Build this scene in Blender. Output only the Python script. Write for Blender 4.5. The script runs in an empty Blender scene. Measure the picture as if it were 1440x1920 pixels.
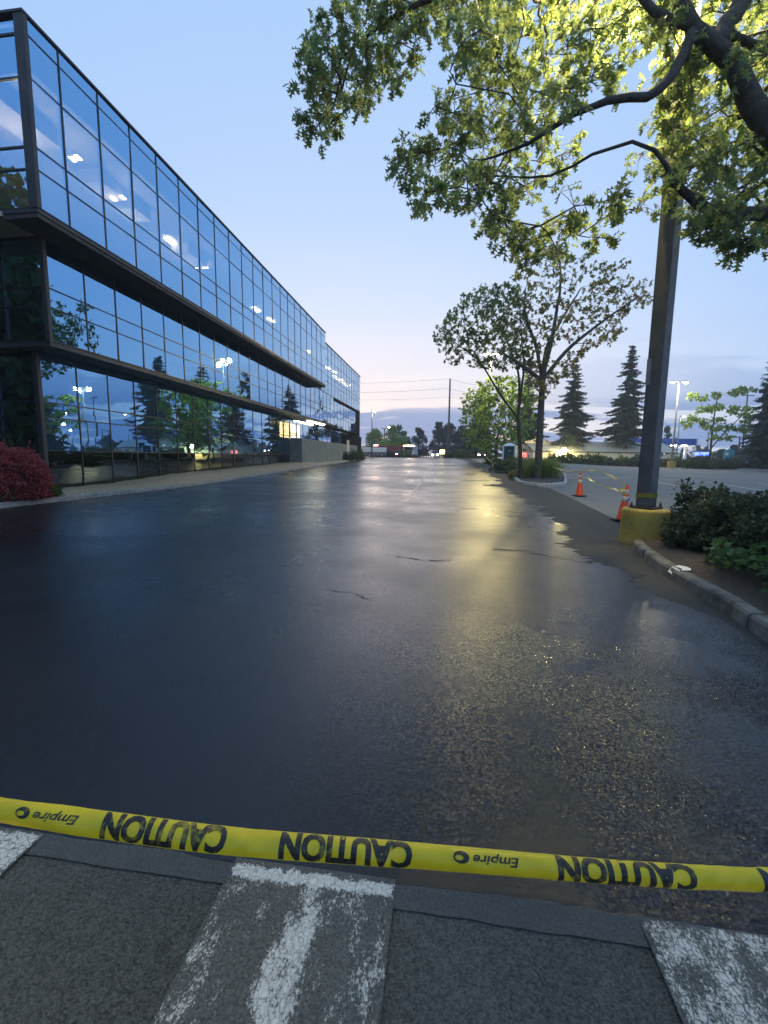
import bpy, bmesh, math, random
import numpy as np
from mathutils import Vector, Matrix
R = math.radians
rng = np.random.default_rng(7)
random.seed(7)
sc = bpy.context.scene
col = sc.collection

# ------------------------------------------------------------------ camera
FPX, YAW, PITCH, ROLL = 820.0, 7.55, 7.2, 0.7
CAM = Vector((0, 0, 1.55))
RM = Matrix.Rotation(R(YAW), 3, 'Z') @ Matrix.Rotation(R(90 - PITCH), 3, 'X') @ Matrix.Rotation(R(ROLL), 3, 'Z')
cam_d = bpy.data.cameras.new('camera'); cam = bpy.data.objects.new('camera', cam_d); col.objects.link(cam)
cam.matrix_world = Matrix.Translation(CAM) @ RM.to_4x4()
cam_d.sensor_fit = 'HORIZONTAL'; cam_d.sensor_width = 36; cam_d.lens = 36 * FPX / 1440
cam_d.clip_start = .05; cam_d.clip_end = 5000
sc.camera = cam

def ray(u, v):
    return RM @ Vector(((u - 720) / FPX, (960 - v) / FPX, -1))
def P(u, v, d):                       # world point at depth d on the ray of photo pixel (u, v)
    return CAM + ray(u, v) * d
def h0(y):
    a, b, s = 16.0, 78.0, .0235
    if y < a: return 0.0
    if y < a + 8: return s * (y - a) ** 2 / 16
    if y < b: return s * (y - a - 4)
    if y < b + 8: return s * (b - a - 4) + s * ((y - b) - (y - b) ** 2 / 16)
    return s * (b - a)
def h(x, y):                          # height of the ground: level near, a gentle rise up the road, less of it towards the car park on the right
    t = min(1, max(0, (x - 8) / 24)); t = t * t * (3 - 2 * t)
    return h0(y) * (1 - .62 * t)
def G(u, v, dz=0.0):                  # where the ray of pixel (u, v) meets the ground
    r = ray(u, v); t = .3; prev = t
    while t < 600:
        p = CAM + r * t
        if p.z < h(p.x, p.y) + dz:
            lo, hi = prev, t
            for _ in range(30):
                m = (lo + hi) / 2; q = CAM + r * m
                if q.z < h(q.x, q.y) + dz: hi = m
                else: lo = m
            return CAM + r * hi
        prev = t; t *= 1.03
    return CAM + r * 300
def Gd(u, d, dz=0.0):                 # ground point seen in photo column u at depth d
    r = ray(u, 858); p = CAM + r * d
    return Vector((p.x, p.y, h(p.x, p.y) + dz))
def onx(u, v, x):
    r = ray(u, v); return CAM + r * (x / r.x)

# ------------------------------------------------------------------ object helpers
def tag(o, label=None, cat=None, group=None, kind=None):
    if label: o['label'] = label
    if cat: o['category'] = cat
    if group: o['group'] = group
    if kind: o['kind'] = kind
    return o
def thing(name, label, cat, loc=(0, 0, 0), rz=0.0, group=None):
    o = bpy.data.objects.new(name, None); col.objects.link(o)
    o.location = loc; o.rotation_euler = (0, 0, rz); o.empty_display_size = .2
    return tag(o, label, cat, group)
def children(o): return [c for c in list(bpy.data.objects) if c.parent == o]
def copy_tree(o, parent=None):
    c = o.copy(); col.objects.link(c)
    if parent: c.parent = parent
    for ch in children(o): copy_tree(ch, c)
    return c
class MB:
    def __init__(s): s.v = []; s.f = []; s.mi = []; s.sm = []
    def add(s, vs, fs, mi=0, smooth=False):
        n = len(s.v); s.v += [tuple(v) for v in vs]
        for f in fs: s.f.append(tuple(i + n for i in f)); s.mi.append(mi); s.sm.append(smooth)
    def box(s, x0, y0, z0, x1, y1, z1, mi=0):
        vs = [(x0,y0,z0),(x1,y0,z0),(x1,y1,z0),(x0,y1,z0),(x0,y0,z1),(x1,y0,z1),(x1,y1,z1),(x0,y1,z1)]
        s.add(vs, [(0,3,2,1),(4,5,6,7),(0,1,5,4),(1,2,6,5),(2,3,7,6),(3,0,4,7)], mi)
    def bbox(s, x0, y0, z0, x1, y1, z1, b=.02, mi=0):          # box with chamfered edges
        bm = bmesh.new(); bmesh.ops.create_cube(bm, size=1)
        for v in bm.verts: v.co = ((x0+x1)/2 + v.co.x*(x1-x0), (y0+y1)/2 + v.co.y*(y1-y0), (z0+z1)/2 + v.co.z*(z1-z0))
        bmesh.ops.bevel(bm, geom=list(bm.edges), offset=b, segments=2, affect='EDGES', profile=.6)
        bm.verts.index_update()
        s.add([v.co[:] for v in bm.verts], [[v.index for v in f.verts] for f in bm.faces], mi); bm.free()
    def quad(s, a, b, c, d, mi=0): s.add([a, b, c, d], [(0, 1, 2, 3)], mi)
    def tube(s, pts, rad, n=8, mi=0, cap=True):
        pts = [Vector(p) for p in pts]
        if not hasattr(rad, '__len__'): rad = [rad] * len(pts)
        vs, fs = [], []; up = None
        for i, p in enumerate(pts):
            t = (pts[min(i + 1, len(pts) - 1)] - pts[max(i - 1, 0)])
            if t.length < 1e-9: t = Vector((0, 0, 1))
            t.normalize()
            if up is None:
                up = Vector((1, 0, 0)) if abs(t.x) < .8 else Vector((0, 1, 0))
            a = (up - t * up.dot(t))
            if a.length < 1e-5: a = t.orthogonal()
            a.normalize(); b = t.cross(a); up = a
            for k in range(n):
                g = 2 * math.pi * k / n
                vs.append(p + (a * math.cos(g) + b * math.sin(g)) * rad[i])
        for i in range(len(pts) - 1):
            for k in range(n):
                fs.append((i*n+k, i*n+(k+1) % n, (i+1)*n+(k+1) % n, (i+1)*n+k))
        if cap:
            fs.append(tuple(range(n))[::-1]); fs.append(tuple((len(pts)-1)*n + k for k in range(n)))
        s.add(vs, fs, mi, True)
    def lathe(s, prof, n=24, c=(0, 0, 0), mi=0, smooth=True, ph=0.0):
        vs, fs = [], []
        for r, z in prof:
            for k in range(n):
                g = 2*math.pi*k/n + ph; vs.append((c[0]+r*math.cos(g), c[1]+r*math.sin(g), c[2]+z))
        for i in range(len(prof) - 1):
            for k in range(n): fs.append((i*n+k, i*n+(k+1) % n, (i+1)*n+(k+1) % n, (i+1)*n+k))
        fs.append(tuple(range(n))[::-1]); fs.append(tuple((len(prof)-1)*n+k for k in range(n)))
        s.add(vs, fs, mi, smooth)
    def build(s, name, mats, parent=None):
        me = bpy.data.meshes.new(name); me.from_pydata(s.v, [], s.f)
        if not isinstance(mats, (list, tuple)): mats = [mats]
        for m in mats: me.materials.append(m)
        me.polygons.foreach_set('material_index', s.mi); me.polygons.foreach_set('use_smooth', s.sm)
        me.update()
        o = bpy.data.objects.new(name, me); col.objects.link(o)
        if parent: o.parent = parent
        return o
def mesh_np(name, V, F, m, parent=None, smooth=False):        # V (n,3), F (k,q) all same size
    me = bpy.data.meshes.new(name); k, q = F.shape
    me.vertices.add(len(V)); me.vertices.foreach_set('co', V.astype(np.float32).ravel())
    me.loops.add(k * q); me.loops.foreach_set('vertex_index', F.astype(np.int32).ravel())
    me.polygons.add(k); me.polygons.foreach_set('loop_start', np.arange(0, k*q, q, dtype=np.int32))
    me.polygons.foreach_set('use_smooth', np.full(k, smooth))
    me.update(calc_edges=True); me.validate(); me.materials.append(m)
    o = bpy.data.objects.new(name, me); col.objects.link(o)
    if parent: o.parent = parent
    return o

# ------------------------------------------------------------------ materials
class NT:
    def __init__(s, m): s.t = m.node_tree; s.n = s.t.nodes; s.l = s.t.links
    def new(s, typ, **kw):
        n = s.n.new(typ)
        for k, v in kw.items(): setattr(n, k, v)
        return n
    def set(s, sock, val):
        if hasattr(val, 'is_output'): s.l.new(val, sock)
        elif isinstance(val, (int, float)) or len(val) != 3 or sock.type == 'VECTOR': sock.default_value = val
        else: sock.default_value = (*val, 1)
    def math(s, op, a, b=0.0, c=None, clamp=False):
        n = s.new('ShaderNodeMath', operation=op, use_clamp=clamp)
        s.set(n.inputs[0], a); s.set(n.inputs[1], b)
        if c is not None: s.set(n.inputs[2], c)
        return n.outputs[0]
    def coord(s, kind='Object', scale=(1, 1, 1), rot=(0, 0, 0)):
        tc = s.new('ShaderNodeTexCoord'); mp = s.new('ShaderNodeMapping'); s.l.new(tc.outputs[kind], mp.inputs[0])
        mp.inputs['Scale'].default_value = scale; mp.inputs['Rotation'].default_value = rot
        return mp.outputs[0]
    def noise(s, vec, scale, detail=4, rough=.55, dist=0.0):
        n = s.new('ShaderNodeTexNoise'); s.l.new(vec, n.inputs['Vector'])
        n.inputs['Scale'].default_value = scale; n.inputs['Detail'].default_value = detail
        n.inputs['Roughness'].default_value = rough; n.inputs['Distortion'].default_value = dist
        return n.outputs['Fac']
    def voro(s, vec, scale, feature='F1', out='Distance'):
        n = s.new('ShaderNodeTexVoronoi', feature=feature); s.l.new(vec, n.inputs['Vector']); n.inputs['Scale'].default_value = scale
        return n.outputs[out]
    def ramp(s, fac, stops, interp='LINEAR'):
        n = s.new('ShaderNodeValToRGB'); s.l.new(fac, n.inputs[0]); cr = n.color_ramp; cr.interpolation = interp
        while len(cr.elements) < len(stops): cr.elements.new(.5)
        for e, (p, c) in zip(cr.elements, stops):
            e.position = p; e.color = (*c, 1) if hasattr(c, '__len__') else (c, c, c, 1)
        return n.outputs[0]
    def mr(s, v, a, b, c=0.0, d=1.0, smooth=True):
        n = s.new('ShaderNodeMapRange', interpolation_type='SMOOTHSTEP' if smooth else 'LINEAR'); s.set(n.inputs[0], v)
        for i, x in zip((1, 2, 3, 4), (a, b, c, d)): n.inputs[i].default_value = x
        return n.outputs[0]
    def mix(s, f, a, b, mode='MIX'):
        n = s.new('ShaderNodeMix', data_type='RGBA', blend_type=mode)
        s.set(n.inputs[0], f); s.set(n.inputs[6], a); s.set(n.inputs[7], b)
        return n.outputs[2]
    def bump(s, hgt, strength=.3, dist=.01, nrm=None):
        n = s.new('ShaderNodeBump'); n.inputs['Strength'].default_value = strength; n.inputs['Distance'].default_value = dist
        s.l.new(hgt, n.inputs['Height'])
        if nrm: s.l.new(nrm, n.inputs['Normal'])
        return n.outputs[0]
def newmat(name):
    m = bpy.data.materials.new(name); m.use_nodes = True
    nt = NT(m); b = m.node_tree.nodes['Principled BSDF']; return m, nt, b
def mat(name, c, rough=.6, metal=0.0, var=.25, vscale=6.0, bump=0.0, bscale=40.0, spec=.5):
    m, nt, b = newmat(name); v = nt.coord()
    f = nt.noise(v, vscale, 6)
    lo = tuple(x * (1 - var) for x in c); hi = tuple(min(1, x * (1 + var)) for x in c)
    nt.set(b.inputs['Base Color'], nt.ramp(f, [(.3, lo), (.7, hi)]))
    nt.set(b.inputs['Roughness'], nt.mr(nt.noise(v, vscale * 2.3), .3, .7, max(0, rough - .08), min(1, rough + .08)))
    b.inputs['Metallic'].default_value = metal; b.inputs['Specular IOR Level'].default_value = spec
    if bump: nt.l.new(nt.bump(nt.noise(v, bscale, 5), bump), b.inputs['Normal'])
    return m
def emat(name, c, s):
    m, nt, b = newmat(name)
    b.inputs['Base Color'].default_value = (.8, .8, .8, 1); b.inputs['Emission Color'].default_value = (*c, 1); b.inputs['Emission Strength'].default_value = s
    return m
def leafmat(name, cols, trans=.45, rough=.5):
    m, nt, b = newmat(name)
    g = nt.new('ShaderNodeNewGeometry').outputs['Random Per Island']
    v = nt.coord('Object')
    f = nt.math('ADD', nt.math('MULTIPLY', g, .6), nt.math('MULTIPLY', nt.noise(v, .7, 2), .35))
    n = len(cols); c = nt.ramp(f, [(.15 + .7 * i / max(1, n - 1), k) for i, k in enumerate(cols)])
    nt.set(b.inputs['Base Color'], c); b.inputs['Roughness'].default_value = rough; b.inputs['Specular IOR Level'].default_value = .35
    t = nt.new('ShaderNodeBsdfTranslucent'); nt.set(t.inputs[0], nt.mix(1.0, c, (1.95, 1.95, 1.35), 'MULTIPLY'))
    mx = nt.new('ShaderNodeMixShader'); mx.inputs[0].default_value = trans
    nt.l.new(b.outputs[0], mx.inputs[1]); nt.l.new(t.outputs[0], mx.inputs[2])
    nt.l.new(mx.outputs[0], nt.n['Material Output'].inputs[0])
    return m

M = {}
M['steel_dark'] = mat('dark_painted_steel', (.10, .10, .105), .5, .0, .3, 3, .05, 60)
M['frame'] = mat('dark_bronze_aluminium', (.022, .022, .03), .35, .3, .2)
M['fascia'] = mat('dark_fascia_metal', (.030, .030, .036), .5, .1, .25, 2)
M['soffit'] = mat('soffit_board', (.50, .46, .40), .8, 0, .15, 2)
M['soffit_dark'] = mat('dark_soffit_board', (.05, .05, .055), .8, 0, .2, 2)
M['concrete'] = mat('weathered_concrete', (.27, .26, .24), .9, 0, .35, 7, .3, 50)
M['concrete_wall'] = mat('grey_cast_wall', (.17, .19, .18), .8, 0, .2, 1.2, .1, 20)
M['white'] = mat('white_plastic', (.75, .75, .73), .45, 0, .08)
M['green_plastic'] = mat('dark_teal_plastic', (.012, .05, .055), .45, 0, .2)
M['bark'] = mat('grey_brown_bark', (.085, .072, .06), .95, 0, .45, 14, .8, 30)
M['bark_dark'] = mat('dark_bark', (.05, .042, .036), .95, 0, .45, 10, .8, 25)
M['rubber'] = mat('black_rubber', (.015, .015, .015), .7)
M['curb_dark'] = mat('stained_kerb_concrete', (.15, .14, .125), .95, 0, .55, 5, .6, 40)
M['mulch_pale'] = mat('dry_pale_mulch', (.34, .27, .17), .95, 0, .45, 25, .9, 60)
M['mulch'] = mat('bark_mulch', (.055, .042, .032), .95, 0, .6, 40, .9, 60)
M['beige'] = mat('beige_metal_wall', (.55, .52, .42), .6, 0, .08, .5)
M['roof_beige'] = mat('pale_metal_roof', (.42, .42, .36), .6, 0, .1, .5)
M['darkline'] = mat('dark_gutter', (.06, .06, .055), .6)
M['wood_pole'] = mat('weathered_timber_pole', (.09, .08, .07), .9, 0, .3, 5, .4, 20)
M['galv'] = mat('galvanised_steel', (.32, .33, .34), .45, .4, .15, 4)
M['wire'] = mat('black_cable', (.05, .05, .055), .6)
M['blue'] = mat('blue_canopy_panel', (.02, .09, .38), .4, 0, .1)
M['teal'] = mat('teal_painted_board', (.05, .30, .36), .5, 0, .2, 2)
m_, nt_, b_ = newmat('worn_black_ink'); v_ = nt_.coord(scale=(1, 1, 1))
nt_.set(b_.inputs['Base Color'], nt_.mix(nt_.mr(nt_.math('ADD', nt_.math('MULTIPLY', nt_.noise(v_, 60, 5, .7), .6), nt_.math('MULTIPLY', nt_.noise(v_, 9, 3), .4)), .50, .66), (.010, .010, .009), (.30, .24, .02))); b_.inputs['Roughness'].default_value = .5
M['black_ink'] = m_
M['red_paint'] = mat('red_vehicle_paint', (.10, .012, .012), .3, 0, .1)
M['white_paint'] = mat('white_vehicle_paint', (.6, .62, .64), .3, 0, .05)
M['grey_paint'] = mat('grey_vehicle_paint', (.12, .13, .14), .3, 0, .1)
M['dark_glass'] = mat('dark_vehicle_glass', (.01, .012, .015), .08)
M['lamp_warm'] = emat('warm_lamp_lens', (1, .82, .42), 60)
M['lamp_far'] = emat('far_lamp_lens', (1, .90, .66), 45)
M['lamp_cool'] = emat('canopy_lamp_lens', (1, .97, .85), 14)
M['ceil_light'] = emat('ceiling_light_panel', (1, .88, .62), 22)
M['lobby_glow'] = emat('glowing_lobby_panel', (1, .80, .40), 9)
M['red_light'] = emat('red_beacon', (1, .10, .08), 25)
M['pink_light'] = emat('pink_beacon', (1, .25, .75), 25)
M['white_light'] = emat('white_headlight', (1, .9, .75), 30)
M['amber_light'] = emat('amber_beacon', (1, .55, .15), 25)
M['blue_neon'] = emat('blue_neon', (.03, .06, 1), 6)
M['red_neon'] = emat('red_letters', (1, .12, .08), 3)
M['yellow_light'] = emat('yellow_lamp', (1, .95, .1), 8)
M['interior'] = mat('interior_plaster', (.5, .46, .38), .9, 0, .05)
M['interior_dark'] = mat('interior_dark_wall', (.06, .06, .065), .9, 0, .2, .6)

# tinted mirror glass of the curtain wall
def glassmat(name, tint, trans):
    m, nt, b = newmat(name); nt.n.remove(b)
    lw = nt.new('ShaderNodeLayerWeight'); lw.inputs[0].default_value = .5
    fac = nt.ramp(lw.outputs['Facing'], [(0, .70), (.5, .78), (.85, .93), (1, 1.0)])
    tc = nt.ramp(lw.outputs['Facing'], [(0, tint), (.55, tuple(t * .9 + .08 for t in tint)), (.8, tuple(.55 * t + .38 for t in tint)), (1, (.95, .95, .95))])
    v = nt.coord('Object')
    bp = nt.bump(nt.noise(v, .8, 2, .4), .16, .03)
    g = nt.new('ShaderNodeBsdfGlossy'); g.inputs['Roughness'].default_value = .012; nt.set(g.inputs['Color'], tc); nt.l.new(bp, g.inputs['Normal'])
    t = nt.new('ShaderNodeBsdfTransparent'); t.inputs[0].default_value = (*trans, 1)
    mx = nt.new('ShaderNodeMixShader'); nt.l.new(fac, mx.inputs[0]); nt.l.new(t.outputs[0], mx.inputs[1]); nt.l.new(g.outputs[0], mx.inputs[2])
    nt.l.new(mx.outputs[0], nt.n['Material Output'].inputs[0])
    return m
M['glass'] = glassmat('blue_mirror_glass', (.27, .56, .86), (.55, .55, .5))
M['glass_dark'] = glassmat('dark_spandrel_glass', (.10, .13, .12), (.02, .02, .02))

# wet seal-coated asphalt
def wetmat():
    m, nt, b = newmat('wet_sealed_asphalt'); v = nt.coord()
    big = nt.noise(v, .16, 5, .6); mid = nt.noise(v, .9, 4); streak = nt.noise(nt.coord(scale=(.25, 1, 1)), .55, 5, .6)
    grit = nt.voro(v, 210); grit2 = nt.noise(v, 330, 3, .7)
    c = nt.ramp(nt.noise(v, 30, 5, .7), [(.3, (.0045, .0048, .006)), (.75, (.012, .0122, .0145))])
    nt.set(b.inputs['Base Color'], c)
    r = nt.math('ADD', nt.mr(big, .34, .66, .22, .42), nt.math('MULTIPLY', nt.math('SUBTRACT', nt.math('ADD', mid, streak), 1.0), .16))
    r_socket = nt.math('MAXIMUM', r, .16)
    b.inputs['IOR'].default_value = 1.40; b.inputs['Specular IOR Level'].default_value = .6
    xy = nt.new('ShaderNodeSeparateXYZ'); nt.l.new(v, xy.inputs[0])
    edge = nt.math('ADD', nt.math('SUBTRACT', xy.outputs[0], nt.math('MULTIPLY', xy.outputs[1], .05)), nt.math('MULTIPLY', nt.math('SUBTRACT', nt.noise(v, 1.1, 5, .65), .5), 1.6))
    rawmask = nt.math('MULTIPLY', nt.math('MULTIPLY', nt.mr(edge, -.7, 1.0), nt.mr(nt.noise(v, 1.5, 4, .6), .36, .60, .22, 1.0)), nt.mr(xy.outputs[1], 5.8, 1.8))          # where the sealer went on thin the stones stand proud
    nt.set(b.inputs['Roughness'], nt.math('ADD', nt.math('MULTIPLY', r_socket, nt.math('SUBTRACT', 1.0, rawmask)), nt.math('MULTIPLY', rawmask, .11)))
    stone = nt.math('ADD', nt.voro(v, 120), nt.math('MULTIPLY', nt.noise(v, 190, 2, .6), .9)); hh = nt.math('ADD', nt.math('MULTIPLY', grit, -.14), nt.math('MULTIPLY', grit2, .10))
    hh = nt.math('ADD', hh, nt.math('MULTIPLY', nt.math('MULTIPLY', rawmask, -.25), stone))
    n1 = nt.bump(hh, 1.0, .0035)
    n2 = nt.bump(nt.noise(v, .35, 1), .03, .02, n1)
    # every exposed stone is a small facet with its own tilt
    vc = nt.voro(v, 112, 'F1', 'Color')
    def vm(op, a, bb):
        n = nt.new('ShaderNodeVectorMath', operation=op); nt.l.new(a, n.inputs[0])
        if hasattr(bb, 'is_output'): nt.l.new(bb, n.inputs[1])
        else: n.inputs[1].default_value = bb
        return n.outputs[0]
    sc_ = nt.new('ShaderNodeVectorMath', operation='SCALE'); nt.l.new(vm('SUBTRACT', vc, (.5, .5, .5)), sc_.inputs[0])
    nt.set(sc_.inputs['Scale'], nt.math('ADD', .10, nt.math('MULTIPLY', rawmask, .70)))
    nrm = nt.new('ShaderNodeVectorMath', operation='NORMALIZE'); nt.l.new(vm('ADD', n2, sc_.outputs[0]), nrm.inputs[0])
    nt.l.new(nrm.outputs[0], b.inputs['Normal'])
    return m
M['wet'] = wetmat()
def asphalt(name, lo, hi, rough=.85, tint_noise=True, bump=.5):
    m, nt, b = newmat(name); v = nt.coord()
    f = nt.math('ADD', nt.math('MULTIPLY', nt.noise(v, 85, 4, .8), .62), nt.math('ADD', nt.math('MULTIPLY', nt.noise(v, 1.3, 5), .23), nt.math('MULTIPLY', nt.noise(v, 14, 5, .65), .15)))
    cs = nt.new('ShaderNodeSeparateXYZ'); nt.l.new(nt.voro(v, 210, 'F1', 'Color'), cs.inputs[0]); f = nt.math('ADD', f, nt.math('MULTIPLY', nt.math('SUBTRACT', cs.outputs[0], .5), .16))
    nt.set(b.inputs['Base Color'], nt.ramp(f, [(.36, lo), (.5, tuple((a + c) / 2 for a, c in zip(lo, hi))), (.64, hi)]))
    b.inputs['Roughness'].default_value = rough; b.inputs['Specular IOR Level'].default_value = .3
    nt.l.new(nt.bump(nt.math('SUBTRACT', nt.noise(v, 140, 3, .7), nt.voro(v, 95)), bump, .006), b.inputs['Normal'])
    return m
M['dry'] = asphalt('dry_sealed_asphalt', (.024, .025, .026), (.050, .050, .050), .8)
M['lot'] = asphalt('grey_parking_asphalt', (.12, .12, .114), (.20, .197, .185), .8)
M['old'] = asphalt('old_grey_asphalt', (.034, .034, .029), (.140, .136, .114), .85, True, .8)
M['patch'] = asphalt('seam_grey_asphalt', (.06, .06, .054), (.11, .108, .096), .85)
M['soil'] = asphalt('dark_earth_and_grass', (.02, .025, .012), (.06, .06, .03), .95)
def paintmat(name, amount, band=None):       # worn white road paint: the asphalt shows where the paint has gone
    m, nt, b = newmat(name); v = nt.coord()
    st = nt.coord(scale=(1, .6, 1))
    f = nt.math('ADD', nt.math('MULTIPLY', nt.noise(st, 120, 5, .8), .55), nt.math('MULTIPLY', nt.noise(st, 11, 5, .65), .45))
    if band:
        x = nt.new('ShaderNodeSeparateXYZ'); nt.l.new(v, x.inputs[0])
        wob = nt.math('ADD', x.outputs[0], nt.math('MULTIPLY', nt.math('SUBTRACT', nt.noise(v, 6, 3), .5), .10))
        bsum = None
        for c0, w, k in band['x']:
            g = nt.math('MULTIPLY', nt.mr(nt.math('ABSOLUTE', nt.math('SUBTRACT', wob, c0)), w, w * .3), k)
            bsum = g if bsum is None else nt.math('MAXIMUM', bsum, g)
        wy = nt.math('ADD', x.outputs[1], nt.math('MULTIPLY', nt.math('SUBTRACT', nt.noise(v, 7, 3), .5), .05))
        bsum = nt.math('MAXIMUM', bsum, nt.math('MULTIPLY', nt.mr(wy, band['y'] - .06, band['y'] + .0), .24))
        f = nt.math('ADD', f, bsum)
    k = nt.mr(f, .5 - amount, .56 - amount)
    ex = nt.new('ShaderNodeSeparateXYZ'); nt.l.new(v, ex.inputs[0]); en = nt.math('MULTIPLY', nt.math('SUBTRACT', nt.math('ADD', nt.noise(v, 22, 5, .7), nt.math('MULTIPLY', nt.noise(v, 110, 3, .7), .5)), .75), .09)
    k = nt.math('MULTIPLY', k, nt.mr(nt.math('ADD', nt.math('ABSOLUTE', ex.outputs[0]), en), .302, .295))
    k = nt.math('MULTIPLY', k, nt.mr(nt.math('ADD', ex.outputs[1], en), 1.405, 1.398))
    crack = nt.voro(nt.coord(scale=(1, .8, 1)), 44, 'DISTANCE_TO_EDGE')
    crack = nt.mr(nt.math('ADD', crack, nt.math('MULTIPLY', nt.noise(v, 60, 4, .7), .16)), .10, .16)
    k = nt.math('MULTIPLY', k, nt.math('ADD', nt.math('MULTIPLY', crack, .75 if band is None else .4), .25 if band is None else .6))
    pc = nt.ramp(nt.noise(v, 60, 4), [(.3, (.50, .46, .39)), (.7, (.76, .71, .62))])
    cs = nt.new('ShaderNodeSeparateXYZ'); nt.l.new(nt.voro(v, 210, 'F1', 'Color'), cs.inputs[0])
    af = nt.math('ADD', nt.math('ADD', nt.math('MULTIPLY', nt.noise(v, 85, 4, .8), .62), nt.math('ADD', nt.math('MULTIPLY', nt.noise(v, 1.3, 5), .23), nt.math('MULTIPLY', nt.noise(v, 14, 5, .65), .15))), nt.math('MULTIPLY', nt.math('SUBTRACT', cs.outputs[0], .5), .16))
    ac = nt.ramp(af, [(.36, (.034, .034, .029)), (.5, (.087, .085, .0715)), (.64, (.140, .136, .114))])
    nt.set(b.inputs['Base Color'], nt.mix(k, ac, pc)); b.inputs['Roughness'].default_value = .8
    nt.l.new(nt.bump(nt.math('ADD', k, nt.noise(v, 140, 3)), .4, .003), b.inputs['Normal'])
    return m
M['paint_solid'] = paintmat('cracked_white_paint', .12)
M['paint_worn'] = paintmat('worn_white_paint', -.055, {'x': [(.01, .10, .11), (-.27, .08, .04), (.27, .06, .05), (.16, .12, .03)], 'y': 1.39})
M['paint_mid'] = paintmat('patchy_white_paint', .03)
M['line'] = mat('faded_line_paint', (.68, .67, .64), .8, 0, .3, 8)
M['line_faint'] = mat('sealed_over_line', (.022, .022, .025), .32, 0, .4, 3)

# ------------------------------------------------------------------ world, sun, view
w = bpy.data.worlds.new('World'); sc.world = w; w.use_nodes = True
nt = NT(w); bg = w.node_tree.nodes['Background']
tc = nt.new('ShaderNodeTexCoord'); d = tc.outputs['Generated']
sx = nt.new('ShaderNodeSeparateXYZ'); nt.l.new(d, sx.inputs[0]); X, Y, Z = sx.outputs
base = nt.ramp(nt.math('MAXIMUM', Z, 0.0), [
    (0.0, (.39, .42, .51)), (.06, (.37, .43, .56)), (.14, (.285, .405, .61)), (.28, (.225, .38, .65)), (.50, (.215, .37, .645)), (.72, (.24, .395, .635)), (1.0, (.18, .31, .52))])
ga = R(-12); hl = nt.math('SQRT', nt.math('ADD', nt.math('MULTIPLY', X, X), nt.math('MULTIPLY', Y, Y)))
ca = nt.math('DIVIDE', nt.math('ADD', nt.math('MULTIPLY', X, math.sin(ga)), nt.math('MULTIPLY', Y, math.cos(ga))), nt.math('MAXIMUM', hl, .02))
az = nt.math('POWER', nt.mr(ca, .2, 1.0, 0, 1, False), 2.0)
glow = nt.math('MULTIPLY', az, nt.ramp(Z, [(0, 1.0), (.12, .88), (.35, .56), (.65, .18), (1, 0)]))
sky = nt.mix(nt.math('MULTIPLY', glow, .9), base, (.62, .67, .77))
peach = nt.math('MULTIPLY', nt.math('POWER', nt.mr(ca, .70, 1.0, 0, 1, False), 1.6), nt.ramp(Z, [(0, .8), (.06, 1), (.16, .65), (.30, .15), (.45, 0)]))
sky = nt.mix(nt.math('MULTIPLY', peach, .65), sky, (.92, .72, .62))
ns = nt.new('ShaderNodeTexSky', sky_type='NISHITA'); ns.sun_disc = False; ns.sun_elevation = R(2); ns.sun_rotation = R(-12)
nsm = nt.mix(1.0, ns.outputs[0], (.10, .10, .10), 'MULTIPLY')
sky = nt.mix(.06, sky, nsm)
# layered evening clouds: coordinates flattened towards the horizon so they lie in long banks
den = nt.math('ADD', nt.math('MAXIMUM', Z, 0.0), .10)
cv = nt.new('ShaderNodeCombineXYZ'); nt.set(cv.inputs[0], nt.math('DIVIDE', X, den)); nt.set(cv.inputs[1], nt.math('DIVIDE', Y, den)); nt.set(cv.inputs[2], nt.math('MULTIPLY', Z, 9.0))
mp = nt.new('ShaderNodeMapping'); nt.l.new(cv.outputs[0], mp.inputs[0]); mp.inputs['Rotation'].default_value = (0, 0, R(-8)); mp.inputs['Scale'].default_value = (.34, .8, .8); mp.inputs['Location'].default_value = (1.7, .4, .2)
cn = nt.noise(mp.outputs[0], 1.05, 7, .55, .35)
band = nt.math('MULTIPLY', nt.ramp(Z, [(0, .8), (.04, 1), (.11, .95), (.17, .55), (.25, 0)]), nt.math('SUBTRACT', 1.0, nt.math('MULTIPLY', nt.math('MULTIPLY', az, nt.mr(Z, .09, .13)), .9)))
cm = nt.math('MULTIPLY', nt.mr(cn, .435, .515), band)
sky = nt.mix(nt.math('MULTIPLY', cm, .9), sky, nt.mix(nt.math('MULTIPLY', glow, .30), (.12, .20, .40), (.32, .37, .54)))
low = nt.math('MULTIPLY', nt.mr(cn, .40, .50), nt.ramp(Z, [(0, .6), (.03, .9), (.08, .5), (.13, 0)]))
sky = nt.mix(nt.math('MULTIPLY', low, nt.math('MULTIPLY', nt.math('SUBTRACT', 1.0, cm), .35)), sky, nt.mix(glow, (.40, .40, .50), (.72, .57, .58)))
nt.l.new(sky, bg.inputs[0]); bg.inputs[1].default_value = 1.0
sd = bpy.data.lights.new('evening_sun', 'SUN'); sd.energy = .12; sd.angle = R(30); sd.color = (1, .82, .72)
so = bpy.data.objects.new('evening_sun', sd); col.objects.link(so)
so.rotation_euler = Vector((math.sin(ga), math.cos(ga), math.tan(R(9)))).to_track_quat('Z', 'Y').to_euler()
sc.view_settings.view_transform = 'Standard'; sc.view_settings.look = 'None'; sc.view_settings.exposure = .66; sc.view_settings.gamma = 1
sc.cycles.max_bounces = 8; sc.cycles.transparent_max_bounces = 16; sc.cycles.caustics_reflective = False; sc.cycles.caustics_refractive = False
sc.cycles.sample_clamp_indirect = 4
sc.cycles.use_denoising = True

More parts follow.
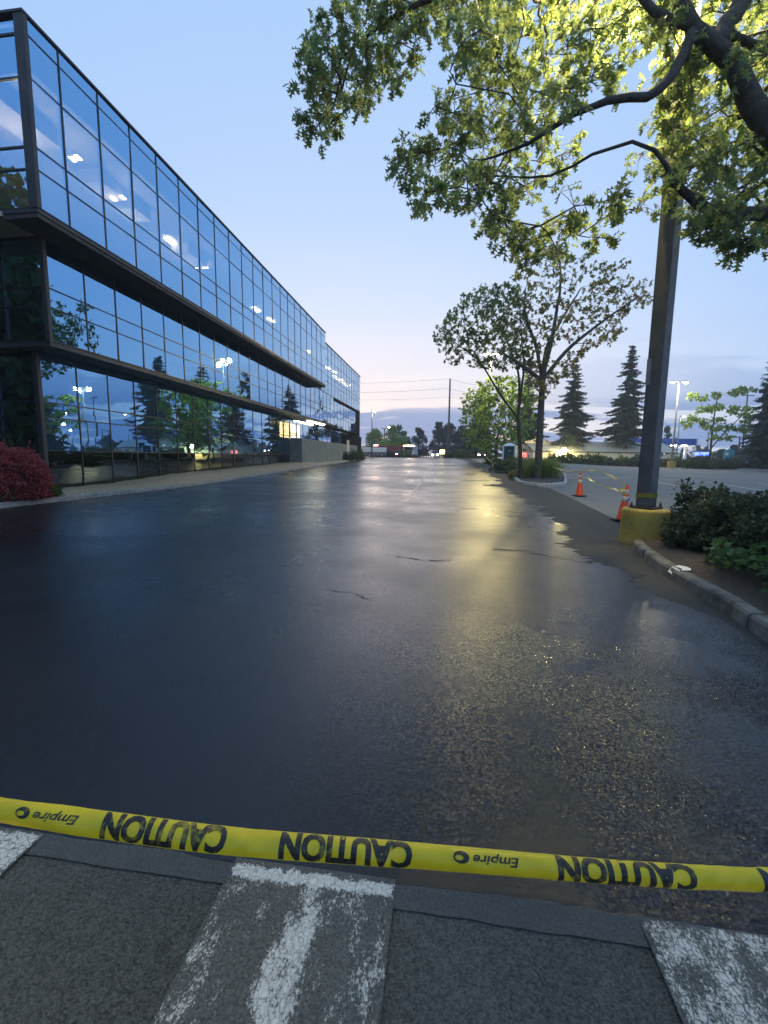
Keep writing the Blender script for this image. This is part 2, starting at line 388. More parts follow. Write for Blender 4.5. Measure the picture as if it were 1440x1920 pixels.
def lamp(parent, loc, energy, c, size=.15, typ='POINT', rot=None, name='lamp_glow'):
    l = bpy.data.lights.new(name, typ); l.energy = energy; l.color = c
    if typ == 'POINT': l.shadow_soft_size = size
    if typ == 'AREA': l.size = size
    o = bpy.data.objects.new(name, l); col.objects.link(o); o.parent = parent; o.location = loc
    if rot: o.rotation_euler = rot
    return o

# ------------------------------------------------------------------ ground, roads
def ylist(a, b, step=2.0):
    n = max(2, int((b - a) / step) + 1); return [a + (b - a) * i / (n - 1) for i in range(n)]
def sheet(name, ys, xl, xr, dz, m, nx=1, zf=None):
    mb = MB(); vs = []
    for y in ys:
        a, b = (xl(y) if callable(xl) else xl), (xr(y) if callable(xr) else xr)
        for i in range(nx + 1):
            x = a + (b - a) * i / nx
            vs.append((x, y, h(x, y) + dz + (zf(x, y) if zf else 0)))
    fs = [(j*(nx+1)+i, j*(nx+1)+i+1, (j+1)*(nx+1)+i+1, (j+1)*(nx+1)+i) for j in range(len(ys)-1) for i in range(nx)]
    mb.add(vs, fs, 0, True)
    o = mb.build(name, m); o['kind'] = 'structure'; return o
gy = [-1500, -400, -100, -30] + ylist(-20, 90, 2) + [100, 130, 200, 400, 900, 2500]
def wide_sheet(name, ys, xs, dz, m):
    mb = MB(); n = len(xs)
    mb.add([(x, y, h(x, y) + dz) for y in ys for x in xs], [(j*n+i, j*n+i+1, (j+1)*n+i+1, (j+1)*n+i) for j in range(len(ys)-1) for i in range(n-1)], 0, True)
    o = mb.build(name, m); o['kind'] = 'structure'; return o
wide_sheet('ground', gy, [-2500, -400, -60, 0] + [2 * k for k in range(4, 17)] + [60, 150, 400, 2500], -.05, M['soil'])
def lerp_pts(pts):
    ys = [p[1] for p in pts]; xs = [p[0] for p in pts]
    return lambda y: float(np.interp(y, ys, xs))
KX = -12.2
kerbR = [(2.75, -6), (2.75, 2.5), (2.82, 4.0), (2.95, 5.0), (3.0, 6.1), (3.12, 7.0), (3.35, 8.1)]
seam = [(3.35, 8.1), (3.9, 9.3), (4.44, 11.0)]
for px in [(1105, 950), (1060, 928), (1030, 915)]: g = G(*px); seam.append((g.x, g.y))
isl = []
for px in [(972, 907), (962, 900), (945, 886), (925, 876), (905, 870)]:
    g = G(*px); isl.append((g.x, g.y))
seam += [(isl[0][0] + .3, isl[0][1] - .15)] + isl + [(isl[-1][0], 90)]
seam.sort(key=lambda p: p[1])
roadR = lerp_pts(kerbR + seam)
wide_sheet('parking_lot', ylist(-40, 90, 2), [2.0, 5.0] + [2 * k for k in range(4, 17)] + [40, 60, 90, 150], -.022, M['lot'])
wide_sheet('far_street', ylist(70, 96, 2) + [110, 135], [-160, -60, -20, 0, 2.0], -.022, M['lot'])
ry = sorted(set([1.40] + ylist(1.6, 90, .6) + [p[1] for p in kerbR + seam if 1.4 < p[1] < 90]))
sheet('sealed_road', ry, KX + .02, roadR, -.006, M['dry'])
wetpx = [(1185, 1078), (1165, 1084), (1132, 1062), (1122, 1050), (1102, 1032), (1078, 1014), (1062, 1003), (1056, 987), (1034, 972), (1018, 962), (1008, 948), (985, 936), (958, 924), (948, 915), (918, 911), (938, 907), (930, 899), (905, 886), (896, 879), (884, 871), (876, 866)]
wb = []
for q in wetpx:
    g = G(*q); wb.append((g.x, g.y))
wb.sort(key=lambda p: p[1])
wetR0 = lerp_pts([(2.74, -5), (2.745, 2.5), (2.80, 3.7), (2.72, 4.6)] + wb + [(wb[-1][0] - .5, 82)])
wn = rng.normal(size=4000)
wn = np.convolve(wn, np.ones(3) / 3, 'same') * .10 + np.convolve(rng.normal(size=4000), np.ones(24) / 24, 'same') * .4
def wetR(y):
    k = min(1, max(0, (y - 4.2) / 2)); x = wetR0(y) + k * wn[int(y * 30) % 4000] * (1 + y / 30)
    return min(x, roadR(y) - .02)
wl = np.convolve(rng.normal(size=4000), np.ones(40) / 40, 'same')
wys = ylist(1.41, 24, .035) + ylist(24.05, 80, .15)
def wetL(y): return KX + .12 + .25 * abs(wl[int(y * 12) % 4000])
sheet('wet_road', wys, wetL, wetR, 0.0, M['wet'])
# old pavement in the foreground
sheet('old_pavement', ylist(-20, 1.4, 1), -30, 2.75, -.008, M['old'])
sn = np.convolve(rng.normal(size=600), np.ones(5) / 5, 'same')
mb = MB(); xs = np.linspace(-3.2, 2.7, 120)
vs = []
for i, x in enumerate(xs):
    vs += [(x, 1.325 + .006 * sn[i], -.003), (x, 1.415 + .012 * sn[i + 200], .004)]
mb.add(vs, [(2*i, 2*i+2, 2*i+3, 2*i+1) for i in range(len(xs) - 1)])
mb.build('pavement_seam', M['patch'])['kind'] = 'structure'
def bar(name, x0, x1, y0, y1, m, z=.0, label=None):
    mb = MB(); n = 24; ys = np.linspace(y0, y1, n); vs = []
    xc = (x0 + x1) / 2
    for y in ys: vs += [(x0 - xc - .012, y, 0), (x1 - xc + .012, y, 0)]
    mb.add(vs, [(2*i, 2*i+1, 2*i+3, 2*i+2) for i in range(n - 1)])
    o = mb.build(name, m); o.location = (xc, 0, z); o['kind'] = 'structure'; return o
for x0, m in ((-2.18, 'paint_solid'), (.715, 'paint_mid'), (2.1, 'paint_mid')): bar('crosswalk_stripe', x0, x0 + .6, -1.6, 1.41, M[m], .006)
bar('crosswalk_stripe', -.735, -.14, -1.6, 1.425, M['paint_worn'], .006)
# parking lines
def line_px(a, b, wdt, m, dz, name='parking_line'):
    p, q = G(*a), G(*b); n = max(2, int((q - p).length / 1.5)); dvec = (q - p); dvec.z = 0; s = Vector((-dvec.y, dvec.x, 0)).normalized() * wdt / 2
    mb = MB(); vs = []
    for i in range(n + 1):
        c = p + (q - p) * i / n
        for k in (-1, 1): e = c + s * k; vs.append((e.x, e.y, h(e.x, e.y) + dz))
    mb.add(vs, [(2*i, 2*i+1, 2*i+3, 2*i+2) for i in range(n)])
    mb.build(name, m)['kind'] = 'structure'
for a, b in (((1228, 903), (1374, 928)), ((1338, 905), (1440, 921)), ((1180, 893), (1338, 905)), ((1420, 906), (1440, 908)), ((1040, 897), (1180, 895)), ((1228, 890), (1440, 897))):
    line_px(a, b, .12, M['line'], -.010)
def crack(pxs, wdt):
    pts = []
    for a, b in zip(pxs, pxs[1:]):
        for k in range(10): pts.append(G(a[0] + (b[0]-a[0])*k/10 + random.gauss(0, 2.5), a[1] + (b[1]-a[1])*k/10 + random.gauss(0, .8)))
    mb = MB(); vs = []
    for i, q in enumerate(pts):
        w_ = wdt * random.uniform(.3, 1.2); vs += [(q.x, q.y - w_/2, q.z + .0035), (q.x + random.gauss(0, .01), q.y + w_/2, q.z + .0035)]
    mb.add(vs, [(2*i, 2*i+2, 2*i+3, 2*i+1) for i in range(len(pts)-1)]); mb.build('road_crack', M['dry'])['kind'] = 'structure'
crack([(925, 1030), (985, 1033), (1035, 1045), (1120, 1058)], .07); crack([(745, 1043), (800, 1052), (860, 1050)], .035); crack([(608, 1105), (665, 1113), (700, 1127)], .018)
for a, b in (((722, 886), (757, 869)), ((803, 884), (815, 868)), ((770, 930), (800, 889))): line_px(a, b, .14, M['line_faint'], .004, 'road_line')

# kerbs: extruded profile along a path
def kerb(name, path, width, hgt, m, inner=1, gap=3.0, gl=.018):
    pts = [Vector((p[0], p[1], 0)) for p in path]
    L = [0]
    for a, b in zip(pts, pts[1:]): L.append(L[-1] + (b - a).length)
    mb = MB()
    def at(s):
        for i in range(len(pts) - 1):
            if s <= L[i + 1] or i == len(pts) - 2:
                t = (s - L[i]) / max(1e-6, L[i + 1] - L[i]); dr = (pts[i + 1] - pts[i]).normalized()
                return pts[i].lerp(pts[i + 1], t), Vector((-dr.y, dr.x, 0)) * inner
    s = 0.0
    while s < L[-1] - .05:
        e = min(L[-1], s + gap * random.uniform(.85, 1.15)); n = max(2, int((e - gl - s) / .25)); vs = []
        jz = random.uniform(-.006, .006); jx = random.uniform(-.008, .008)
        for i in range(n + 1):
            c, nn = at(s + (e - gl - s) * i / n); z = h(c.x, c.y) + jz
            r1 = random.uniform(-.006, .006)
            for ox, oz in ((0, -.12), (.015 + r1, hgt * .75), (.035 + r1, hgt * .95 + r1), (.07, hgt + r1 * .6), (width, hgt), (width, -.12)):
                q = c + nn * (ox + jx); vs.append((q.x, q.y, z + oz))
        k = 6; fs = [(i*k+j, i*k+(j+1) % k, (i+1)*k+(j+1) % k, (i+1)*k+j) for i in range(n) for j in range(k)]
        fs += [tuple(range(k))[::-1], tuple(n*k+j for j in range(k))]
        mb.add(vs, fs); s = e
    o = mb.build(name, m); o['kind'] = 'structure'
    return o
kerb('kerb_building_side', [(KX, -6), (KX, 76)], .16, .15, M['concrete'], 1)
kerb('kerb_right_bed', kerbR + [(3.42, 8.25)], .15, .14, M['curb_dark'], -1, 1.55)
# beds
nb = lambda x, y: math.sin(x * 5.1 + 1.3 * y) * math.sin(y * 2.3 + x) * .5 + math.sin(x * 11 + y * 7) * .2
sheet('planting_bed', ylist(-6, 76, .3), -16.5, KX - .13, .13, M['mulch_pale'], 14, lambda x, y: max(0, min(1, (KX - .15 - x) / .5)) * (.12 + .07 * nb(x, y) + .22 * max(0, min(1, (y - 17) / 4, (46 - y) / 5))))
bedR = [(3.35, 8.1), (3.9, 8.3), (5.0, 8.6)]
kb2 = kerbR + [(4.3, 9.3), (4.5, 9.7)]
def bl(y): return float(np.interp(y, [p[1] for p in kb2], [p[0] for p in kb2])) + .13
sheet('shrub_bed', ylist(-6, 9.7, .25), bl, 14, .12, M['mulch'], 40, lambda x, y: .03 * nb(x * 1.7, y * 1.7) + max(0, min(1, (x - bl(y)) / 1.5)) * .10)
kerb('kerb_shrub_bed_back', [(4.15, 9.3), (4.4, 9.75), (14, 9.9)], .18, .15, M['concrete'], -1, 2.5)
# white paint splash on the kerb
mb = MB(); pr = [(0, 0), (.05, .10), (.02, .22), (.09, .30), (.16, .24), (.17, .12), (.12, .02)]
kx = lambda y: float(np.interp(y, [p[1] for p in kerbR], [p[0] for p in kerbR]))
mb.add([(kx(5.9 + b) + .065 + a, 5.9 + b, .158) for a, b in pr], [tuple(range(len(pr)))[::-1]])
mb.add([(kx(5.92) + .008, 5.92, .06), (kx(6.15) + .008, 6.15, .08), (kx(6.13) + .06, 6.13, .158), (kx(5.92) + .06, 5.92, .158)], [(0, 1, 2, 3)])
mb.build('kerb_paint_patch', M['white'])['kind'] = 'structure'
#PART2
# ------------------------------------------------------------------ the office building
X3, X2, X1, XE = -12.0, -13.05, -14.2, -24.0
ZT, Z3, Z2T, Z2, Z1T = 13.80, 8.66, 8.42, 5.22, 5.04
T3 = [8.70, 9.76, 10.36, 12.16, 13.27, 13.74]
T2 = [5.26, 6.33, 6.94, 8.42]
T1 = [1.62, 2.81, 3.35, 5.04]
off = thing('office_building', 'long three storey office building of blue mirror glass with stepped overhanging floors', 'office building', (X2, 30, 0))
def bpart(mb, name, m, parent=None, label=None):
    o = mb.build(name, m); p = parent or off
    o.parent = p
    if p is off: o.matrix_parent_inverse = Matrix.Translation(-Vector(off.location))
    if label: o['label'] = label
    return o
def window(x, y0, y1, ts, lo=None, tilt=.0035, label=None):
    mb = MB()
    for z0, z1 in zip(ts, ts[1:]):
        a = [x + random.gauss(0, tilt) for _ in range(4)]
        mb.quad((a[0], y0, z0), (a[1], y1, z0), (a[2], y1, z1), (a[3], y0, z1))
    wdw = bpart(mb, 'window', M['glass'], None, label)
    fr = MB(); zb = lo if lo is not None else ts[0]
    fr.box(x - .08, y0 - .025, zb, x + .02, y0 + .025, ts[-1])
    for z in ts[:-1]: fr.box(x - .06, y0 + .025, z - .022, x + .012, y1 - .025, z + .022)
    bpart(fr, 'frame', M['frame'], wdw)
    if lo is not None:
        sp = MB(); a = [x + random.gauss(0, .004) - .012 for _ in range(4)]
        sp.quad((a[0], y0 + .03, lo), (a[1], y1 - .03, lo), (a[2], y1 - .03, ts[0] - .028), (a[3], y0 + .03, ts[0] - .028))
        bpart(sp, 'spandrel_panel', M['glass_dark'], wdw)
    return wdw
y3 = [12.46] + [13.5 + 1.54 * k for k in range(21)]
for a, b in zip(y3, y3[1:]): window(X3, a, b, T3)
y2 = [13.6 + 1.524 * k for k in range(26)]
for a, b in zip(y2, y2[1:]): window(X2, a, b, T2)
y1 = [14.15 + 1.6 * k for k in range(17)]
for a, b in zip(y1, y1[1:]): window(X1, a, b, T1, 0.0)
y4 = [44.34 + 1.6 * k for k in range(16)]
T4 = [8.47] + T3[1:]
for a, b in zip(y4, y4[1:]): window(X2 + .02, a, b, T4)
y5 = [51.75 + 1.66 * k for k in range(11)]
for a, b in zip(y5, y5[1:]): window(X2 - .35, a, b, [5.1, 6.33, 6.94, 8.40])
y6 = [39.80 + 1.9 * k for k in range(12)]
for i, (a, b) in enumerate(zip(y6, y6[1:])): window(X1, a, b, [3.2, 5.04])
# end faces
for x0, y, ts in ((X3, 12.42, T3), (X2, 13.56, T2), (X1, 14.1, [0.0] + T1)):
    mb = MB(); n = 7
    for i in range(n):
        a, b = x0 - .05 - 1.55 * i, x0 - .05 - 1.55 * (i + 1)
        for z0, z1 in zip(ts, ts[1:]):
            e = [y + random.gauss(0, .002) for _ in range(4)]
            mb.quad((b, e[0], z0), (a, e[1], z0), (a, e[2], z1), (b, e[3], z1))
    side = bpart(mb, 'side_window', M['glass'])
    fr = MB()
    for i in range(1, n): fr.box(x0 - .05 - 1.55*i - .03, y - .045, ts[0], x0 - .05 - 1.55*i + .03, y + .06, ts[-1])
    for z in ts[:-1]: fr.box(x0 - 1.55*n, y - .03, z - .028, x0 - .06, y + .05, z + .028)
    bpart(fr, 'frame', M['frame'], side)
# corner posts, fascias, soffits, coping
mb = MB(); mb.bbox(X3 - .26, 12.32, 8.66, X3 + .05, 12.47, 13.72, .02); bpart(mb, 'corner_post', M['fascia'])
mb = MB(); mb.bbox(X2 - .14, 13.48, 5.216, X2 + .03, 13.61, 8.42, .02); bpart(mb, 'corner_post', M['fascia'])
mb = MB(); mb.bbox(X1 - .14, 14.02, 0.0, X1 + .06, 14.18, 5.02, .02); bpart(mb, 'corner_post', M['fascia'])
mb = MB(); mb.box(X3 - .6, 12.32, 13.722, X3 + .06, 44.36, 13.79); mb.box(XE, 12.30, 13.724, X3 + .058, 12.6, 13.788); bpart(mb, 'roof_coping', M['frame'])
mb = MB(); mb.box(X2 - .6, 44.36, 13.722, X2 + .09, 68.45, 13.80); bpart(mb, 'roof_coping', M['frame'])
mb = MB(); mb.box(XE, 12.7, 13.3, X3 - .6, 44.3, 13.72); mb.box(XE, 44.301, 13.3, X2 - .6, 68.4, 13.718); bpart(mb, 'roof', M['fascia'])
mb = MB(); mb.box(X2 - .12, 12.34, 8.56, X3 + .015, 44.34, 8.655)
bpart(mb, 'overhang_edge', M['fascia'])
mb = MB(); mb.box(XE, 12.36, 8.525, X2 - .121, 13.56, 8.65); bpart(mb, 'soffit', M['soffit'])
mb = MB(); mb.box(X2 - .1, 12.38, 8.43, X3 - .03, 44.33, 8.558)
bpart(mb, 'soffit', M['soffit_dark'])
mb = MB(); mb.box(X1 - .1, 13.5, 5.075, X2 + .015, 51.74, 5.215); mb.box(XE, 13.5, 5.045, X1 - .102, 14.1, 5.21); bpart(mb, 'overhang_edge', M['fascia'])
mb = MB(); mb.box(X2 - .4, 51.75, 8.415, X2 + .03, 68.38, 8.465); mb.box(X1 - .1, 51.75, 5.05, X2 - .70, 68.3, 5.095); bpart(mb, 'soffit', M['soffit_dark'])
mb = MB(); mb.bbox(X1 + .02, 39.72, 0.3, X2 + .02, 66.4, 3.16, .03); bpart(mb, 'low_wall', M['concrete_wall'], None, 'smooth grey wall below the lit ground floor windows')
mb = MB(); mb.box(X2 - .5, 44.30, 8.66, X3 - .02, 44.335, 13.72); bpart(mb, 'return_wall', M['frame'])
mb = MB(); mb.box(XE, 68.40, 0, X2 - .02, 68.5, 13.72); bpart(mb, 'end_wall', M['fascia'])
mb = MB(); mb.bbox(X2 - .5, 68.52, 1.0, X2 + .15, 69.2, 4.6, .04); bpart(mb, 'end_pier', M['fascia'])
mb = MB(); mb.bbox(X2 + .34, 68.9, 1.1, X2 + .62, 69.2, 3.3, .02); bpart(mb, 'entrance_column', M['white'])
# inside: slabs, ceilings, core
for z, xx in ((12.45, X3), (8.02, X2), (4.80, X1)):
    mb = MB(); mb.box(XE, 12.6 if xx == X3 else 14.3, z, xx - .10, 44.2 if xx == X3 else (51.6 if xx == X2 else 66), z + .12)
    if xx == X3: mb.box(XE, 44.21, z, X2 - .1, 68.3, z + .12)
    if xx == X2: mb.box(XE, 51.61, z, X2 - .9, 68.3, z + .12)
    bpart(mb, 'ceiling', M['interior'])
for z, xx in ((8.68, X3), (5.25, X2), (.2, X1)):
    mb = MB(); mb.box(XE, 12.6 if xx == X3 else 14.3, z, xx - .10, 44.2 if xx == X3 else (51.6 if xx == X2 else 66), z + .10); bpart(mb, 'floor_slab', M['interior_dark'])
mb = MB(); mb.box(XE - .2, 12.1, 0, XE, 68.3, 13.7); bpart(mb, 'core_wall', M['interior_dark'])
mb = MB()
for ya, yb in ((12.5, 14.9), (16.7, 18.0), (18.5, 19.6), (22.6, 24.4)): mb.box(-14.35, ya, 11.95, -13.35, yb, 12.44)
bpart(mb, 'ceiling_stripe', M['interior'])  # dropped plaster boxes standing in for the lit stripe of ceiling
def ceil_light(u, v, z, sy=.55, sx=.22):
    r = ray(u, v); p = CAM + r * ((z - CAM.z) / r.z)
    mb = MB(); mb.bbox(p.x - sx, p.y - sy, z - .05, p.x + sx, p.y + sy, z, .01); bpart(mb, 'ceiling_light', M['ceil_light'])
    return p
for u, v in ((136, 297), (146, 294), (213, 372), (230, 369)): ceil_light(u, v, 11.9, .12, .07)
for u, v in ((323, 454), (361, 495), (377, 495), (480, 580), (508, 600), (579, 659), (589, 669)): ceil_light(u, v, 12.4, .5, .16)
for u, v in ((615, 690), (628, 698), (628, 706), (635, 712), (641, 712), (644, 718), (650, 723), (657, 723)): ceil_light(u, v, 12.4, .8, .2)
p = ceil_light(6, 214, 12.3, .08, .9)
for x, y, e in ((-13.9, 13.9, 170), (-13.9, 17.4, 90), (-13.9, 19.2, 110), (-14.2, 23.5, 110), (-15, 12.9, 120)):
    lamp(off, Vector((x, y, 10.9)) - Vector(off.location), e, (1, .87, .62), .3, name='room_glow')
for i in range(4):
    mb = MB(); mb.box(-15.5, 40.6 + 1.5 * i, 3.3, -15.4, 41.75 + 1.5 * i, 4.75); bpart(mb, 'glowing_lobby_wall', M['lobby_glow'])  # lobby lighting put into the wall panels as emission
for u, v in ((583, 794), (592, 795), (600, 797), (606, 798)): 
    q = onx(u, v, -13.4); mb = MB(); mb.box(-13.75, q.y - .35, 5.00, -13.3, q.y + .35, 5.04); bpart(mb, 'soffit_light', M['ceil_light'])
mb = MB(); q = onx(653, 835, X1 + .9); mb.box(X2 - .02, 59.0, 2.2, X2 + .03, 60.6, 3.75); bpart(mb, 'pale_doorway', M['interior'])  # plain pale plaster panel on the wall face
#PART3
# ------------------------------------------------------------------ leaves and trees
def leaf_tpl(outline, fold=.18):           # outline: (halfwidth, y) pairs; returns verts, quads (two folded halves)
    V, F = [], []
    for sgn in (-1, 1):
        b = len(V)
        for wd, y in outline: V += [(0, y, 0), (sgn * wd, y, wd * fold * 2 - .12 * y * y)]
        for i in range(len(outline) - 1):
            q = (b+2*i, b+2*i+1, b+2*i+3, b+2*i+2); F.append(q if sgn > 0 else q[::-1])
    V = np.array(V); V[0::2, 2] -= .12 * V[0::2, 1] ** 2
    return V, np.array(F)
OAK = leaf_tpl([(.015, 0), (.02, .10), (.25, .20), (.07, .30), (.09, .36), (.42, .55), (.08, .56), (.10, .62), (.30, .84), (.06, .82), (.0, 1.02)])
MID = leaf_tpl([(.02, 0), (.34, .28), (.12, .42), (.36, .66), (.0, 1.0)])
SMALL = leaf_tpl([(.03, 0), (.30, .35), (.28, .6), (.0, 1.0)])
BLADE = (np.array([(-.5, 0, 0), (.5, 0, 0), (.38, .55, .10), (-.38, .55, .10), (0.06, 1, .0), (-.06, 1, .0)]), np.array([(0, 1, 2, 3), (3, 2, 4, 5)]))
def unit(a): return a / np.maximum(1e-9, np.linalg.norm(a, axis=-1, keepdims=True))
def leaves_mesh(name, pos, dirs, size, tpl, m, parent=None, wid=1.0):
    T, F = tpl; n = len(pos)
    d = unit(dirs); up = unit(np.array([0, 0, 1.0]) + rng.normal(size=(n, 3)) * .55)
    s = unit(np.cross(d, up)); nn = np.cross(s, d)
    size = np.asarray(size).reshape(-1, 1, 1) * np.ones((n, 1, 1))
    V = pos[:, None, :] + size * (T[None, :, 0, None] * wid * s[:, None] + T[None, :, 1, None] * d[:, None] + T[None, :, 2, None] * nn[:, None])
    FF = (F[None] + (np.arange(n) * len(T))[:, None, None]).reshape(-1, F.shape[1])
    return mesh_np(name, V.reshape(-1, 3), FF, m, parent)

class Tree:
    def __init__(s): s.n = []; s.par = []; s.w = []; s.fix = []
    def add(s, p, par, r=None): s.n.append(np.array(p, float)); s.par.append(par); s.fix.append(r); return len(s.n) - 1
    def limb(s, pts, rad, start=-1):
        i = start; 
        for p, r in zip(pts, rad): i = s.add(p, i, r)
        return i
    def densify(s, pts, rad, start=-1, step=.35, wob=.04):
        out, ro = [], []
        P0 = [np.array(p, float) for p in pts]
        # Catmull-Rom through the given points
        for i in range(len(P0) - 1):
            a, b, c, e = P0[max(0, i-1)], P0[i], P0[i+1], P0[min(len(P0)-1, i+2)]
            k = max(1, int(np.linalg.norm(c - b) / step))
            for j in range(k):
                t = j / k
                q = .5 * ((2*b) + (c-a)*t + (2*a-5*b+4*c-e)*t*t + (3*b-a-3*c+e)*t**3)
                out.append(q + (rng.normal(size=3) * wob * rad[i] * 3 if out else 0)); ro.append(rad[i] + (rad[i+1] - rad[i]) * t)
        out.append(P0[-1]); ro.append(rad[-1])
        return s.limb(out, ro, start)
    def nearest(s, p, lo=0):
        A = np.array(s.n[lo:]); dd = np.linalg.norm(A - p, axis=1) + np.maximum(0, A[:, 2] - p[2]) * .6
        return lo + int(np.argmin(dd))
    def grow(s, clumps, lo=0, step=.6, wob=.10, sag=.05):
        A = np.array(s.n); order = np.argsort([np.min(np.linalg.norm(A - c, axis=1)) for c in clumps])
        ends = []
        for k in order:
            c = clumps[k]; i = s.nearest(c, lo); a = s.n[i]; L = np.linalg.norm(c - a); m = max(2, int(L / step))
            pr = s.par[i]; dr = unit(a - s.n[pr]) if pr >= 0 else unit(c - a)
            ctl = a + dr * L * .35
            j = i
            for q in range(1, m + 1):
                t = q / m; pt = (1-t)**2 * a + 2*t*(1-t) * ctl + t*t * c
                if q < m: pt = pt + rng.normal(size=3) * wob * L * .25 + np.array([0, 0, -sag * L * math.sin(math.pi * t)])
                j = s.add(pt, j)
            ends.append((k, j))
        return ends
    def wood(s, name, m, parent, rtip=.012, rmax=.3, n=6, expo=.5):
        N = len(s.n); wgt = np.zeros(N); kids = [[] for _ in range(N)]
        for i in range(N):
            if s.par[i] >= 0: kids[s.par[i]].append(i)
        for i in range(N - 1, -1, -1): wgt[i] = sum(wgt[k] for k in kids[i]) if kids[i] else 1
        rad = [s.fix[i] if s.fix[i] else min(rmax, rtip * wgt[i] ** expo) for i in range(N)]
        for i in range(N):
            if s.par[i] >= 0: rad[i] = min(rad[i], rad[s.par[i]])
        mb = MB(); seen = set()
        for i in range(N):
            if s.par[i] < 0 or kids[s.par[i]][0] != i:      # a chain starts here
                ch = [s.par[i]] if s.par[i] >= 0 else []; j = i
                while True:
                    ch.append(j)
                    if not kids[j]: break
                    j = kids[j][0]
                if len(ch) > 1:
                    rr = [rad[k] for k in ch]
                    if s.par[i] >= 0: rr[0] = min(rr[0], rr[1] * 1.25)
                    big = max(rr) > .06
                    mb.tube([s.n[k] for k in ch], rr, 10 if big else (n if max(rr) > .02 else 4), cap=False)
        s.mb = mb; s.rad = rad
        return mb
def sorted_children_fix(t): pass
def tips_in(clumps, radii, ntips, flat=.75, mb=None, rtw=.005):
    tp, td = [], []
    for c, r in zip(clumps, radii):
        k = max(1, int(ntips * rng.uniform(.7, 1.3)))
        u = unit(rng.normal(size=(k, 3))) * (rng.uniform(.15, 1, size=(k, 1)) ** .55) * r; u[:, 2] *= flat
        p = c + u
        tp.append(p); td.append(unit(u + np.array([0, 0, -.15 * r])))
        if mb is not None:
            for q, uu in zip(p, u): mb.tube([c, c + uu * .5 + rng.normal(size=3) * .06 * r, q], [rtw * 1.5, rtw * 1.1, rtw * .7], 3, cap=False)
    return np.concatenate(tp), np.concatenate(td)
def rosettes(tp, td, per, spread=1.0, droop=.45):
    n = len(tp); pos = np.repeat(tp, per, 0); d = np.repeat(td, per, 0)
    d = unit(d * .7 + rng.normal(size=d.shape) * spread * .8 + np.array([0, 0, -droop]))
    return pos + rng.normal(size=pos.shape) * .02, d
def poly_pts(poly, n, holes=()):
    xs = [p[0] for p in poly]; ys = [p[1] for p in poly]; out = []
    def inside(x, y, pl):
        c = False; j = len(pl) - 1
        for i in range(len(pl)):
            if (pl[i][1] > y) != (pl[j][1] > y) and x < (pl[j][0]-pl[i][0]) * (y-pl[i][1]) / (pl[j][1]-pl[i][1]) + pl[i][0]: c = not c
            j = i
        return c
    while len(out) < n:
        x, y = random.uniform(min(xs), max(xs)), random.uniform(min(ys), max(ys))
        if inside(x, y, poly) and not any(inside(x, y, hh) for hh in holes): out.append((x, y))
    return out
def spaced(pts, dmin):
    out = []
    for p in pts:
        if all((p[0]-q[0])**2 + (p[1]-q[1])**2 > dmin*dmin for q in out): out.append(p)
    return out
def V3(v): return np.array(v[:], float)

M['oak_leaf'] = leafmat('oak_leaf', [(.085, .125, .075), (.125, .17, .09), (.17, .21, .10), (.22, .25, .11)], .6)
M['mid_leaf'] = leafmat('turning_oak_leaf', [(.10, .14, .07), (.16, .19, .08), (.23, .21, .09), (.29, .20, .10), (.27, .15, .11)], .55)
M['mid_green'] = leafmat('grey_green_oak_leaf', [(.10, .14, .075), (.14, .18, .085), (.18, .22, .09)], .55)
M['lit_leaf'] = leafmat('yellow_green_leaf', [(.10, .17, .045), (.16, .24, .06), (.22, .30, .07)], .5)
M['far_leaf'] = leafmat('broad_green_leaf', [(.05, .09, .035), (.08, .13, .045), (.11, .15, .05)], .45)
M['needle'] = leafmat('fir_needles', [(.014, .036, .031), (.024, .050, .040), (.038, .064, .048)], .2)
M['barberry'] = leafmat('barberry_leaf', [(.10, .036, .034), (.22, .048, .06), (.37, .07, .09), (.47, .11, .13)], .4)
M['hedge_leaf'] = leafmat('dark_hedge_leaf', [(.028, .045, .028), (.05, .07, .042), (.085, .105, .06)], .3)
M['ivy'] = leafmat('broad_ground_leaf', [(.035, .075, .025), (.06, .12, .035), (.10, .16, .05)], .35)
M['shrub_leaf'] = leafmat('green_shrub_leaf', [(.045, .07, .028), (.075, .105, .04), (.11, .14, .05)], .35)
M['grass'] = leafmat('tall_grass_blade', [(.09, .14, .045), (.14, .19, .06), (.20, .22, .085)], .45)

# the big oak above the pavement (its trunk stands just outside the picture on the right)
TR = Vector((6.0, 6.5, 0))
oak = thing('oak_tree', 'large leafy oak overhanging the dark lamp post, its thick limb crossing the upper corner', 'tree', TR)
def off_o(p): return V3(p) - V3(TR)
t = Tree()
trunk_top = t.densify([(0, 0, -.1), (.02, .02, .5), (-.05, 0, 2.2), (-.12, -.02, 3.7)], [.36, .29, .26, .25], -1, .4, .02)
pA = [t.n[trunk_top]] + [off_o(P(u, v, d)) for u, v, d in ((1452, 250, 5.5), (1375, 118, 5.45), (1300, 55, 5.4), (1262, -40, 5.4), (1200, -210, 5.6), (1130, -420, 6.2))]
a0 = len(t.n)
endA = t.densify(pA[0:], [.20, .145, .11, .09, .075, .06, .035], trunk_top, .3, .02)
def near(u, v, d): return t.nearest(off_o(P(u, v, d)))
def branch(pxs, rads, frm, wob=.05):
    i = near(*frm); return t.densify([t.n[i]] + [off_o(P(*q)) for q in pxs], [rads[0]] + list(rads), i, .25, wob)
branch([(1262, 140, 5.35), (1212, 184, 5.25), (1140, 186, 5.15), (1075, 215, 5.2), (990, 270, 5.6), (905, 300, 6.2)], [.062, .05, .042, .032, .022, .013], (1292, 80, 5.4))
